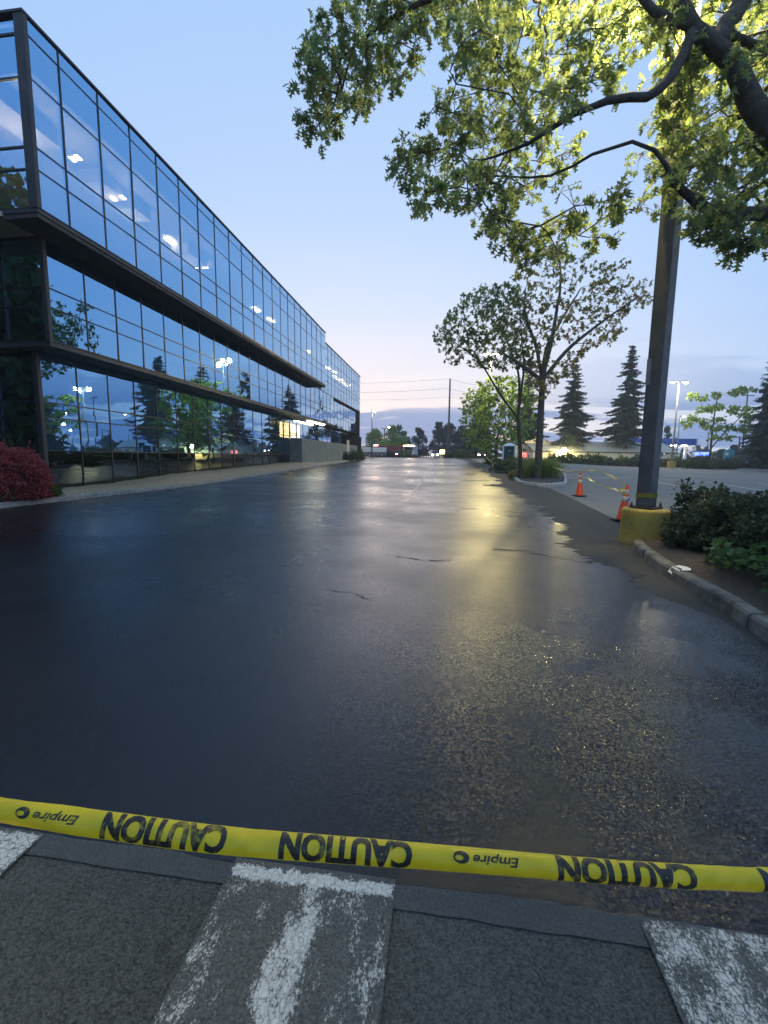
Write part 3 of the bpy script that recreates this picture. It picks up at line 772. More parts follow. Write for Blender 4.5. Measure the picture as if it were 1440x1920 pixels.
branch([(1228, 22, 5.5), (1180, -40, 5.6), (1090, -90, 6.0), (980, -80, 6.6)], [.05, .042, .032, .02], (1284, 66, 5.4))
branch([(1375, 70, 5.7), (1450, 92, 5.9), (1560, 60, 6.3)], [.055, .05, .03], (1305, 72, 5.4))
branch([(1440, 398, 5.7), (1372, 405, 5.7), (1312, 386, 5.6), (1262, 345, 5.6), (1249, 312, 5.5), (1228, 284, 5.5), (1185, 266, 5.5), (1110, 290, 5.6), (1030, 330, 6.0), (930, 330, 6.6)], [.09, .075, .062, .045, .03, .025, .022, .019, .016, .012], (1560, 360, 5.6))
branch([(1010, -60, 6.0), (860, -20, 6.6), (740, 30, 7.0), (650, 100, 7.3)], [.06, .05, .036, .018], (1190, -190, 5.6))
branch([(1500, -150, 6.2), (1640, -350, 7.0), (1760, -500, 8.2)], [.10, .07, .04], (1330, 70, 5.4))
branch([(1560, 120, 5.0), (1700, -100, 5.0), (1900, -400, 5.4)], [.12, .08, .04], (1500, 300, 5.5))
lobeL = [(650, -40), (612, 55), (585, 75), (565, 105), (580, 140), (562, 190), (572, 235), (605, 262), (640, 235), (655, 195), (720, 190), (740, 165), (770, 130), (800, 55), (835, -40)]
main = [(800, -40), (835, 70), (890, 115), (800, 195), (850, 235), (745, 292), (745, 318), (800, 345), (795, 385), (870, 372), (905, 425), (950, 430), (985, 500), (1010, 460), (1090, 480), (1125, 455), (1150, 410), (1235, 375), (1290, 372), (1320, 440), (1350, 415), (1395, 425), (1395, 455), (1500, 430), (1500, -40)]
holes = [[(1190, 215), (1235, 225), (1238, 330), (1205, 300)], [(1130, 350), (1150, 350), (1145, 400), (1120, 400)], [(760, 250), (850, 205), (860, 225), (790, 270)]]
cl, cr = [], []
for (u, v) in spaced(poly_pts(lobeL, 300), 24)[:46]: cl.append(off_o(P(u, v, random.uniform(6.3, 7.9)))); cr.append(random.uniform(.20, .34))
for (u, v) in spaced(poly_pts(main, 1500, holes), 23)[:330]:
    cl.append(off_o(P(u, v, random.uniform(5.2, 9.2) if v < 330 else random.uniform(5.0, 7.4)))); cr.append(random.uniform(.20, .36))
for (u, v, d) in ((985, 492, 6.6), (1100, 478, 6.0), (1400, 448, 5.5), (1385, 455, 5.6), (1325, 428, 5.6), (745, 308, 7.0), (765, 285, 7.0), (790, 380, 6.8), (585, 90, 7.2), (575, 210, 7.2), (600, 250, 7.3), (950, 425, 6.4), (1045, 470, 6.3), (1350, 425, 5.6)):
    cl.append(off_o(P(u, v, d))); cr.append(.20)
# leaf clumps between lamp and road are culled so the light gets through
lampw = V3(P(1170, 95, 9.0)); keep_ = []
for c_, r_ in zip(cl, cr):
    q_ = c_ + V3(TR); hit = False
    for gx in (-.2, .5, 1.2):
        for gy in (1.2, 2.0, 2.8):
            g3 = np.array([gx, gy, 0]); ab_ = g3 - lampw; tt_ = np.clip(np.dot(q_ - lampw, ab_) / np.dot(ab_, ab_), 0, 1)
            if np.linalg.norm(lampw + ab_ * tt_ - q_) < r_ + .20: hit = True
    keep_.append(not (hit and random.random() < .95))
cl = [c_ for c_, k_ in zip(cl, keep_) if k_]; cr = [r_ for r_, k_ in zip(cr, keep_) if k_]
for (u, v) in ((1262, 120), (1280, 150), (1250, 165), (1270, 195), (1255, 225), (1275, 245), (1285, 215), (1252, 275), (1268, 300), (1280, 285), (1245, 330), (1270, 345), (1300, 130), (1300, 260)):
    cl.append(off_o(P(u + random.uniform(-8, 8), v, random.uniform(6.0, 8.2)))); cr.append(random.uniform(.2, .28))
nin = len(cl)
for k in range(60):                      # the rest of the crown, above and to the right of the picture
    a = random.uniform(0, 2 * math.pi); rr = random.uniform(1.5, 7.5)
    p = np.array([rr * math.cos(a) + .3, rr * math.sin(a) + .6, random.uniform(6.2, 12.5) - rr * .25])
    wp = p + V3(TR); dl = RM.transposed() @ (Vector(wp) - CAM)
    if dl.z < 0:
        uu, vv = 720 + FPX * dl.x / -dl.z, 960 - FPX * dl.y / -dl.z
        if -100 < uu < 1500 and vv > -90: continue
    cl.append(p); cr.append(random.uniform(.4, .6))
ends = t.grow(cl, a0, .4, .10, .04)
mbw = t.wood('trunk', M['bark'], oak, .0075, .10, 6, .5)
tp, td = tips_in(cl[:nin], cr[:nin], 8.5, .8, mbw, .004)
tp2, td2 = tips_in(cl[nin:], cr[nin:], 9, .8, None)
mbw.build('trunk', M['bark'], oak)
p1, d1 = rosettes(tp, td, 6, 1.0, .55); p2, d2 = rosettes(tp2, td2, 5, 1.0, .5)
pos = np.concatenate([p1, p2]); dr = np.concatenate([d1, d2])
sz = np.concatenate([rng.uniform(.08, .185, len(p1)), rng.uniform(.16, .22, len(p2))])
leaves_mesh('crown', pos, dr, sz, OAK, M['oak_leaf'], oak)

def broadleaf(name, label, base, poly, d, nc, rc, per, ntip, size, m, bark, r0, group=None, fork=None, tpl=MID, spread_d=3.0, dmin=12, limbs=(), flat=.7, lean=0, rt=.014, sag=.04):
    root = thing(name, label, 'tree', base, 0, group); bb = V3(base)
    t = Tree(); fk = V3(fork) - bb
    top = t.densify([(0, 0, -.2), (fk[0]*.25, fk[1]*.25, fk[2]*.45), tuple(fk)], [r0, r0*.82, r0*.7], -1, .5, .02)
    for L in limbs: t.densify([t.n[top]] + [V3(P(*q)) - bb for q in L], [r0*.5] + list(np.linspace(r0*.45, r0*.14, len(L))), top, .5, .04)
    cs, rs = [], []
    for (u, v) in spaced(poly_pts(poly, nc * 6), dmin)[:nc]:
        cs.append(V3(P(u, v, d + random.uniform(-1, 1) * spread_d)) - bb); rs.append(rc * random.uniform(.7, 1.3))
    t.grow(cs, top, .7, .10, sag)
    mb = t.wood('trunk', bark, root, rt, r0 * .6, 6, .5)
    tp, td = tips_in(cs, rs, ntip, flat, mb, rt * .45)
    mb.build('trunk', bark, root)
    p, dd = rosettes(tp, td, per, 1.1, .35)
    leaves_mesh('crown', p, dd, rng.uniform(size*.7, size*1.2, len(p)), tpl, m, root)
    return root
DA = 27.8
A = Gd(1010, DA)
broadleaf('street_oak', 'sparse oak with thinning brownish crown on the kerbed island, tallest one beyond the lamp post', A,
    [(905, 640), (915, 560), (985, 555), (985, 490), (1030, 462), (1085, 478), (1110, 500), (1168, 478), (1180, 500), (1150, 520), (1215, 530), (1215, 575), (1170, 600), (1165, 630), (1110, 650), (1060, 720), (1000, 745), (985, 690)], DA, 128, .50, 6, 8, .21, M['mid_leaf'], M['bark'], .26,
    fork=P(1017, 715, DA), limbs=[[(1060, 660, DA), (1120, 610, DA-1), (1190, 560, DA-1)], [(1035, 630, DA), (1050, 540, DA), (1050, 490, DA+.5)], [(1005, 650, DA+1), (985, 590, DA), (985, 540, DA)], [(985, 690, DA-1.5), (940, 660, DA-2)], [(1030, 640, DA+2), (1090, 540, DA+3)]], spread_d=2.6, dmin=13, rt=.013)
DB = 27.8
B = Gd(978, DB)
broadleaf('street_oak', 'dark green open oak left of the tall brownish one, spreading towards the road', B,
    [(808, 628), (835, 600), (865, 575), (880, 545), (925, 535), (970, 530), (985, 560), (990, 640), (985, 690), (930, 690), (880, 680), (840, 675), (830, 645)], DB, 98, .50, 6, 8, .20, M['mid_green'], M['bark_dark'], .15,
    fork=P(971, 785, DB), limbs=[[(935, 735, DB), (900, 680, DB), (850, 640, DB-1)], [(972, 700, DB), (950, 640, DB+1), (920, 570, DB)], [(982, 690, DB+.5), (978, 640, DB+1), (975, 570, DB)]], spread_d=2.6, dmin=11, rt=.013)
DC = 56.0
C_ = Gd(930, DC)
broadleaf('street_tree', 'bright yellow green bushy tree lit by the tall lamp beside the portable toilet', C_,
    [(872, 745), (893, 722), (940, 708), (985, 715), (1000, 750), (1000, 790), (975, 820), (940, 845), (905, 848), (880, 830), (868, 790)], DC, 150, .95, 7, 9, .36, M['lit_leaf'], M['bark_dark'], .25,
    fork=P(932, 820, DC), spread_d=3.5, dmin=9, rt=.02)
DD = 63.0
D_ = Gd(1333, DD)
layers = [(1300, 742), (1318, 745), (1345, 742), (1370, 737), (1392, 732), (1402, 728), (1330, 765), (1345, 762), (1318, 768), (1300, 785), (1288, 793), (1315, 788), (1345, 785), (1382, 765), (1395, 775), (1402, 768), (1375, 770), (1325, 802), (1345, 805), (1365, 800), (1380, 806), (1340, 820), (1362, 822), (1400, 790), (1398, 808)]
root = thing('street_tree', 'small yellow green tree with flat layered branches at the right of the far lamp post', 'tree', D_)
t = Tree(); bb = V3(D_)
top = t.densify([(0, 0, -.2), tuple((V3(P(1333, 835, DD)) - bb)), tuple(V3(P(1338, 790, DD)) - bb), tuple(V3(P(1345, 745, DD)) - bb)], [.17, .14, .10, .06], -1, .4, .03)
t.densify([t.n[t.nearest(V3(P(1333, 838, DD)) - bb)]] + [V3(P(*q)) - bb for q in ((1355, 815, DD), (1385, 785, DD), (1398, 770, DD))], [.09, .08, .06, .04], t.nearest(V3(P(1333, 838, DD)) - bb), .4)
cs = [V3(P(u + random.uniform(-6, 6), v + random.uniform(-4, 4), DD + random.uniform(-2.5, 2.5))) - bb for u, v in layers for _ in range(3)]
t.grow(cs, 3, .6); mb = t.wood('trunk', None, root, .012, .1, 5)
tp, td = tips_in(cs, [random.uniform(.6, .95) for _ in cs], 10, .55, mb, .006); mb.build('trunk', M['bark_dark'], root)
p, dd = rosettes(tp, td, 6, 1.1, .3); leaves_mesh('crown', p, dd, rng.uniform(.22, .4, len(p)), MID, M['lit_leaf'], root)

# firs
def fir_mesh(Ht, Rb, nwh, seed, clear=.10, dens=1.0, bare=.8):
    g = np.random.default_rng(seed); mb = MB()
    mb.tube([(0, 0, -.4), (0, 0, Ht*.3), (g.normal()*.1, 0, Ht*.7), (0, 0, Ht)], [Ht*.018, Ht*.014, Ht*.007, .01], 7, cap=False)
    pos, dr = [], []
    for i in range(nwh):
        tt = (i + g.uniform(-.3, .3)) / nwh; z = Ht * (clear + (1 - clear) * max(0, tt)); k = int(g.integers(5, 8)); ph = g.uniform(0, 6.28)
        env = Rb * (1 - tt) ** .85 * (.55 + .45 * min(1, tt / .12)) + .10
        for j in range(k):
            if g.uniform() > bare: continue
            L = env * g.uniform(.38, 1.2); a = ph + 6.283 * j / k + g.normal() * .2; rise = .35 * tt - .14 + g.normal() * .13
            dv = np.array([math.cos(a), math.sin(a), 0]); m_ = max(3, int(L / .28))
            pts = [np.array([0, 0, z]) + dv * L * s + np.array([0, 0, L * (rise * s - .35 * s * s + .22 * s ** 3.5)]) for s in np.linspace(0, 1, 5)]
            mb.tube(pts, [.035, .028, .02, .014, .008], 3, cap=False)
            for s in np.linspace(.12, 1, m_):
                c = np.array([0, 0, z]) + dv * L * s + np.array([0, 0, L * (rise * s - .35 * s * s + .22 * s ** 3.5)])
                wdt = (1.05 - s) * .42 * L * .6 + .12
                for q in range(max(2, int(5 * dens))):
                    sd = np.array([-dv[1], dv[0], 0]) * g.uniform(-1, 1)
                    pos.append(c + g.normal(size=3) * .05); dr.append(unit(dv * g.uniform(.3, 1) + sd * 1.0 + np.array([0, 0, -g.uniform(.05, .6)])) * (wdt + .18))
    return mb, np.array(pos), np.array(dr)
SPRAY = (np.array([(-.10, 0, 0), (.10, 0, 0), (.20, .35, -.03), (-.20, .35, -.03), (.14, .75, -.10), (-.14, .75, -.10), (.01, 1.05, -.2), (-.01, 1.05, -.2)]), np.array([(0, 1, 2, 3), (3, 2, 4, 5), (5, 4, 6, 7)]))
def fir(label, base, Ht, Rb, seed, nwh=40, clear=.10, dens=1.5, name='fir_tree', group=None, bare=.8):
    root = thing(name, label, 'tree', base, 0, group); mb, p, d = fir_mesh(Ht, Rb, nwh, seed, clear, dens, bare)
    mb.build('trunk', M['bark_dark'], root)
    L = np.linalg.norm(d, axis=1); leaves_mesh('crown', p, d, np.maximum(.32, L * 1.1), SPRAY, M['needle'], root, .8)
    return root
GF = 'tall firs beyond the car park'
def fir_px(label, ub, ut, vt, d, Rpx, seed, **kw):
    b = Gd(ub, d); top = P(ut, vt, d); return fir(label, b, top.z - b.z, Rpx * d / FPX, seed, group=GF, **kw)
fir_px('pointed dark fir directly behind the low floodlight', 1068, 1075, 675, 84, 46, 3, clear=.12)
fir_px('tall ragged fir left of the dark lamp post, with a bare lower trunk', 1170, 1183, 650, 82, 52, 4, nwh=42, clear=.20)
fir_px('dark fir half hidden behind the yellow green tree', 900, 902, 722, 92, 44, 5, clear=.05)
fir_px('dark fir behind the portable toilet', 984, 975, 690, 86, 46, 6, clear=.04, dens=1.6)
fir_px('dark fir cut off by the right edge of the photo', 1452, 1448, 735, 80, 46, 8, clear=.05, dens=1.6)
for i, (x, y, H_) in enumerate(((47, 72, 17), (58, 80, 20), (40, 58, 12))):
    fir(['fir beyond the right edge, seen only as a reflection in the glass', 'taller fir beyond the right edge, reflected in the glass', 'short fir beyond the right edge, reflected low in the glass'][i], (x, y, h(x, y)), H_, 4.2, 20 + i, group=GF)

# far broad trees and tree line, each one a tree of its own
def blob_tree(label, u, vt, d, wpx, m, seed, name='far_tree', pointed=0, n=1500, size=.5, group='trees along the far street'):
    g = np.random.default_rng(seed); b = Gd(u, d); Ht = P(u, vt, d).z - b.z; W = wpx * d / FPX / 2 * 1.25
    root = thing(name, label, 'tree', b, 0, group); mb = MB()
    mb.tube([(0, 0, -.3), (0, 0, Ht*.5), (.1, 0, Ht*.85)], [W*.09, W*.06, .03], 6, cap=False)
    nc = 40; cs = []
    for i in range(nc):
        zz = g.uniform(.03, .97); rr = W * ((1 - zz) ** .7 * 1.05 if pointed else max(.0, 1 - max(0, 2*zz - .75) ** 2.2) ** .5 * .9); a = g.uniform(0, 6.28); q = rr * math.sqrt(g.uniform(.1, 1))
        cs.append((q*math.cos(a), q*math.sin(a), Ht*zz*.97)); mb.tube([(0, 0, Ht*zz*.6), cs[-1]], [W*.025, .02], 4, cap=False)
    mb.build('trunk', M['bark_dark'], root); cs = np.array(cs)
    k = g.integers(0, nc, n); r = W * (.36 if not pointed else .28)
    p = cs[k] + unit(g.normal(size=(n, 3))) * r * g.uniform(.3, 1, (n, 1)) ** .5 * np.array([1, 1, .75]) * (1.15 - .5 * cs[k][:, 2:3] / Ht)
    p[:, 2] = np.minimum(p[:, 2], Ht)
    leaves_mesh('crown', p, g.normal(size=(n, 3)) + np.array([0, 0, -.3]), g.uniform(size*.6, size*1.2, n), MID, m, root)
    return root
F_ = M['far_leaf']; N_ = M['needle']
for i, a in enumerate((
    ('low yellow green tree right beside the end of the office building', 704, 806, 112, 44, M['lit_leaf']),
    ('broad yellow green tree behind the fire truck', 735, 800, 118, 48, M['lit_leaf']),
    ('mid green tree behind the broad yellow green one, showing above it', 748, 797, 130, 30, F_),
    ('small pointed dark tree between two rounder ones on the far street', 763, 820, 135, 22, N_, 1),
    ('dark upright tree standing alone in the middle of the skyline', 784, 801, 125, 34, N_),
    ('dark pointed tree left of the tall utility pole', 822, 790, 130, 40, N_, 1),
    ('dark pointed tree just behind the tall utility pole', 842, 792, 140, 46, N_, 1),
    ('dark tree right of the tall utility pole', 862, 795, 128, 44, N_, 1),
    ('dark tree touching the yellow green tree on its left side', 884, 790, 120, 40, N_),
    ('round dark tree behind the blue filling station canopy', 1246, 798, 135, 26, F_),
    ('low round green tree behind the teal sign', 1352, 845, 120, 34, F_),
    ('round dark tree right of the small layered tree', 1376, 836, 130, 34, N_),
    ('dark tree behind the right lamp pole', 1412, 832, 135, 40, N_),
    ('tiny pale tree far off below the power lines', 1282, 838, 220, 16, N_, 1),
    ('tiny round tree far off right of the blue canopy', 1306, 834, 230, 22, F_),
    ('tiny pointed tree far off behind the blue sign', 1323, 836, 225, 14, N_, 1))):
    blob_tree(a[0], a[1], a[2], a[3], a[4], a[5], 50 + i, pointed=a[6] if len(a) > 6 else 0, size=.6 if a[3] < 150 else .9, n=2600 if a[3] < 150 else 700)
for i, (x, y, H_, W_) in enumerate(((-25, -5, 13, 9), (-31, -1, 12, 9), (-39, 3, 14, 10))):      # unseen trees added behind the camera to darken the end glass reflection
    r0 = blob_tree(['added tree behind the viewer, darkening the end glass', 'second added tree behind the viewer, further back', 'added tree beyond the building corner, darkening the end glass'][i], 720, 700, 50, 200, F_, 90 + i, n=5000, size=.6)
    r0.location = (x, y, 0); r0.scale = (1.5, 1.5, 1.9)
#PART4
# ------------------------------------------------------------------ lamp post in front
pb = Vector((3.80, 8.75, 0))
post = thing('lamp_post', 'dark square steel lamp post on a round yellow concrete base, rising into the oak', 'lamp post', pb, R(41))
mb = MB(); n = 40; prof = [(.405, -.1), (.41, .02), (.405, .10), (.40, .2), (.402, .35), (.398, .5), (.40, .60), (.392, .632), (.372, .645), (.0, .648)]
vs = []
for r_, z in prof:
    for k in range(n):
        g = 2*math.pi*k/n; w_ = 1 + .012 * math.sin(3*g + z*9) + .006 * random.gauss(0, 1); vs.append((r_*w_*math.cos(g), r_*w_*math.sin(g), z))
mb.add(vs, [(i*n+k, i*n+(k+1) % n, (i+1)*n+(k+1) % n, (i+1)*n+k) for i in range(len(prof)-1) for k in range(n)], 0, True)
m_, nt_, b_ = newmat('worn_yellow_concrete_paint'); v_ = nt_.coord()
f_ = nt_.noise(v_, 5, 6, .65); chip = nt_.mr(nt_.noise(v_, 9, 7, .72, .4), .56, .64)
nt_.set(b_.inputs['Base Color'], nt_.mix(nt_.math('MULTIPLY', chip, .8), nt_.ramp(f_, [(.3, (.38, .25, .045)), (.7, (.52, .36, .07))]), (.22, .19, .13)))
b_.inputs['Roughness'].default_value = .75; nt_.l.new(nt_.bump(nt_.noise(v_, 35, 5), .35, .01), b_.inputs['Normal'])
M['yellow_conc'] = m_
mb.build('base', m_, post)
mb = MB(); hw = .128
mb.bbox(-hw, -hw, .687, hw, hw, P(1170, 95, 9.0).z + .12, .018); mb.build('pole', M['steel_dark'], post)
mb = MB(); mb.bbox(-.21, -.21, .648, .21, .21, .685, .008)
for sx in (-1, 1):
    for sy in (-1, 1): mb.lathe([(.022, 0), (.022, .05), (.012, .055), (.012, .085)], 8, (sx*.175, sy*.175, .685))
mb.build('base_plate', M['bark_dark'], post)
hd = P(1170, 95, 9.0)
armdir = -RM.col[0]; armdir.z = 0; armdir.normalize()
iv = Matrix.Rotation(-R(41), 3, 'Z')
for s in (1, -1):
    a = iv @ (armdir * s); arm = MB(); zt = hd.z + .06
    arm.tube([(0, 0, zt - .25), a * .2 + Vector((0, 0, zt - .05)), a * .75 + Vector((0, 0, zt))], .035, 8)
    ar = arm.build('lamp_arm', M['steel_dark'], post)
    hm = MB(); c = a * 1.05; ang = math.atan2(a.y, a.x)
    hm.bbox(-.36, -.24, zt - .05, .36, .24, zt + .09, .03)
    rot = Matrix.Rotation(ang, 3, 'Z'); hm.v = [tuple(rot @ Vector(v) + Vector((c.x, c.y, 0))) for v in hm.v]
    ho = hm.build('lamp_head', M['steel_dark'], post)
    lm = MB(); lm.box(-.26, -.17, zt - .062, .26, .17, zt - .052); lm.v = [tuple(rot @ Vector(v) + Vector((c.x, c.y, 0))) for v in lm.v]
    lm.build('lens', M['lamp_warm'], ho)
    lamp(ho, (c.x, c.y, zt - .16), 1500 if s == 1 else 420, (1, .80, .34), .16)
# tape tied round the post
def tapemat(name, c, trans=.35):
    m, nt, b = newmat(name); v = nt.coord()
    nt.set(b.inputs['Base Color'], nt.ramp(nt.noise(v, 4, 4), [(.3, tuple(x*.88 for x in c)), (.7, c)]))
    b.inputs['Roughness'].default_value = .38
    nt.l.new(nt.bump(nt.noise(nt.coord(scale=(1, 1, 3)), 7, 3), .25, .01), b.inputs['Normal'])
    t = nt.new('ShaderNodeBsdfTranslucent'); t.inputs[0].default_value = (*c, 1)
    mx = nt.new('ShaderNodeMixShader'); mx.inputs[0].default_value = trans; nt.l.new(b.outputs[0], mx.inputs[1]); nt.l.new(t.outputs[0], mx.inputs[2]); nt.l.new(mx.outputs[0], nt.n['Material Output'].inputs[0])
    return m
M['tape'] = tapemat('yellow_plastic_tape', (.86, .66, .02), .3)
M['tape_faded'] = tapemat('pale_yellow_plastic_tape', (.66, .58, .20), .4)
M['tape_old'] = tapemat('dull_olive_tape', (.36, .33, .06), .3)
def ribbon(pts, width, m, name, twist=None, parent=None, wdir=None):
    mb = MB(); pts = [Vector(p) for p in pts]; vs = []
    for i, p in enumerate(pts):
        t = (pts[min(i+1, len(pts)-1)] - pts[max(i-1, 0)]).normalized()
        a = Vector((0, 0, 1)) - t * t.z; a = a.normalized() if a.length > 1e-3 else Vector((0, 1, 0)); b = t.cross(a)
        g = twist(i / (len(pts)-1)) if twist else 0
        w_ = (a * math.cos(g) + b * math.sin(g)) * width / 2
        vs += [p - w_, p + w_]
    mb.add(vs, [(2*i, 2*i+1, 2*i+3, 2*i+2) for i in range(len(pts)-1)], 0, True)
    return mb.build(name, m, parent)
def span(a, b, sag, n=24, wob=0.0):
    a, b = Vector(a), Vector(b)
    return [a.lerp(b, i/n) - Vector((0, 0, sag*4*(i/n)*(1-i/n) + wob*math.sin(i*1.9))) for i in range(n+1)]
rp = []
for k in range(41):
    g = k/40*4; i = int(g) % 4; f = g - int(g); cs_ = [(-1, -1), (1, -1), (1, 1), (-1, 1)]
    x = cs_[i][0] + (cs_[(i+1) % 4][0] - cs_[i][0])*f; y = cs_[i][1] + (cs_[(i+1) % 4][1] - cs_[i][1])*f
    q = Matrix.Rotation(R(41), 3, 'Z') @ Vector((x*.132, y*.132, 0)); rp.append(pb + q + Vector((0, 0, .88 + .02*math.sin(g*2.1))))
o = ribbon(rp, .085, M['tape_old'], 'caution_tape'); tag(o, 'band of yellow caution tape tied round the foot of the dark lamp post', 'caution tape', 'caution tape closing off the lane')
zp = P(1207, 712, 8.75).z; mb = MB(); mb.bbox(-hw - .005, hw - .075, zp - .24, -hw + .002, hw + .004, zp + .22, .002); mb.bbox(-hw - .004, hw - .002, zp - .20, -hw + .07, hw + .005, zp + .22, .002); mb.build('torn_patch', M['galv'], post)
# ------------------------------------------------------------------ foreground tape with its lettering
Tpx = [(-420, 1440, 1.12), (-160, 1500, 1.05), (0, 1521, 1.0), (210, 1549, .995), (420, 1575, .99), (720, 1600, .985), (1040, 1627, .985), (1240, 1642, .99), (1440, 1653, 1.0), (1600, 1655, 1.03), (1900, 1640, 1.1)]
ctrl = [Vector((-7.5, -1.8, 1.15)), Vector((-4.0, -.6, .98))] + [P(*q) for q in Tpx] + [Vector((2.6, 2.2, .74)), Vector((4.2, 4.2, .98)), Vector((5.78, 6.28, 1.25))]
def cr(p, t):
    i = min(len(p)-2, max(0, int(t))); f = t - i; a, b, c, e = p[max(0, i-1)], p[i], p[i+1], p[min(len(p)-1, i+2)]
    return .5*((2*b)+(c-a)*f+(2*a-5*b+4*c-e)*f*f+(3*b-a-3*c+e)*f**3)
path = [cr(ctrl, k*(len(ctrl)-1)/1200) for k in range(1201)]
arc = [0]
for a, b in zip(path, path[1:]): arc.append(arc[-1] + (b-a).length)
def frame_at(s):
    s = min(max(s, 0), arc[-1]-1e-4); i = int(np.searchsorted(arc, s)) ; i = max(1, min(i, len(arc)-1))
    f = (s - arc[i-1])/(arc[i]-arc[i-1]); p = path[i-1].lerp(path[i], f)
    j0, j1 = max(0, i-4), min(len(path)-1, i+3); t = (path[j1]-path[j0]).normalized()
    up = (Vector((0, .35, 1)) - t*t.dot(Vector((0, .35, 1)))).normalized(); nrm = t.cross(up)       # towards the viewer
    if nrm.y > 0: nrm = -nrm
    return p, t, up, nrm
WT = .064
def tape_pt(s, q, lift=0.0):          # q in -1..1 across the tape, bottom to top
    p, t, up, nn = frame_at(s)
    roll = .25*math.sin(s*2.1 + .5) + .12*math.sin(s*6.3)
    roll -= .22; u2 = up*math.cos(roll) + nn*math.sin(roll); n2 = nn*math.cos(roll) - up*math.sin(roll)
    hw_ = 1.22 + .16*math.sin(s*3.1); rho = WT/(2*hw_); th = q*hw_
    curl = rho*math.cos(th) - rho*.6 + .0014*math.sin(s*55 + q*2.6 + 2*math.sin(s*9)) + .0011*math.sin(s*127 - q*4) * (.5+.5*math.sin(s*7.3)) + .0022*math.sin(s*23 + q*1.5)*math.sin(s*4.1)
    return p + u2*(rho*math.sin(th)) + n2*(curl + lift)
    curl = (.010 + .005*math.sin(s*3.7)) * (1 - q*q) + .0012*math.sin(s*55 + q*2) + (.018*(q+.45)**2*-1 if q < -.45 else 0)
    return p + u2*(q*WT/2) + n2*(curl + lift)
mb = MB(); NS, NQ = 2600, 12
vs = [tape_pt(arc[-1]*i/NS, -1 + 2*j/NQ) for i in range(NS+1) for j in range(NQ+1)]
mb.add(vs, [(i*(NQ+1)+j, (i+1)*(NQ+1)+j, (i+1)*(NQ+1)+j+1, i*(NQ+1)+j+1) for i in range(NS) for j in range(NQ)], 0, True)
tape = mb.build('caution_tape', M['tape']); tag(tape, 'yellow caution tape stretched across the foreground with upside-down black lettering', 'caution tape', 'caution tape closing off the lane')
def s_at(u):                          # arc length where the tape crosses photo column u
    best = min((k for k in range(len(path)) if (RM.transposed()@(path[k]-CAM)).z < -.3 and abs(path[k].x) < 2.2), key=lambda k: abs(720 + FPX*(RM.transposed()@(path[k]-CAM)).x/-(RM.transposed()@(path[k]-CAM)).z - u)); return arc[best]
def print_on(text, u0, u1, hq, q0, bold=0.0, shear=0.0, logo=False):
    cu = bpy.data.curves.new('lettering', 'FONT'); cu.body = text; cu.size = 1; cu.offset = bold; cu.shear = shear; cu.resolution_u = 3
    to = bpy.data.objects.new('lettering', cu); col.objects.link(to)
    dg = bpy.context.evaluated_depsgraph_get(); dg.update(); me = bpy.data.meshes.new_from_object(to.evaluated_get(dg))
    bpy.data.objects.remove(to); bpy.data.curves.remove(cu)
    bm = bmesh.new(); bm.from_mesh(me); bpy.data.meshes.remove(me)
    xs = [v.co.x for v in bm.verts]; ys = [v.co.y for v in bm.verts]; x0, x1, y0_, y1_ = min(xs), max(xs), min(ys), max(ys)
    sx = (x1-x0)
    if logo:                          # round emblem ahead of the word
        rr = (y1_-y0_)*.52; cx = x1 + rr*1.5; cy = (y0_+y1_)/2
        ring = [bm.verts.new((cx+rr*math.cos(g), cy+rr*math.sin(g), 0)) for g in np.linspace(0, 2*math.pi, 20, endpoint=False)]
        inn = [bm.verts.new((cx+.25*rr+rr*.52*math.cos(g), cy+.1*rr+rr*.42*math.sin(g), 0)) for g in np.linspace(0, 2*math.pi, 20, endpoint=False)]
        for k in range(20): bm.faces.new((ring[k], ring[(k+1) % 20], inn[(k+1) % 20], inn[k]))
        sx = cx + rr - x0; x1 = cx + rr
    for it in range(3):
        le = [e for e in bm.edges if (e.verts[0].co-e.verts[1].co).length > .16]
        if le: bmesh.ops.subdivide_edges(bm, edges=le, cuts=1)
    bmesh.ops.triangulate(bm, faces=list(bm.faces))
    sa, sb = s_at(u0), s_at(u1)
    out = MB(); bm.verts.index_update(); vs = []
    for v in bm.verts:
        fx = (v.co.x-x0)/sx; fy = (v.co.y-y0_)/(y1_-y0_)
        vs.append(tape_pt(sb + (sa-sb)*fx, q0 + hq*(.5-fy), .0011))
    out.add(vs, [[v.index for v in f.verts] for f in bm.faces]); bm.free()
    return out.build('lettering', M['black_ink'], tape)
for u0, u1 in ((193, 428), (526, 772), (1042, 1305), (1425, 1680), (-330, -100)): print_on('CAUTION', u0, u1, 1.92, .0, .05)
for u0, u1 in ((34, 148), (850, 970)): print_on('Empire', u0, u1, .72, .22, .02, .25, True)

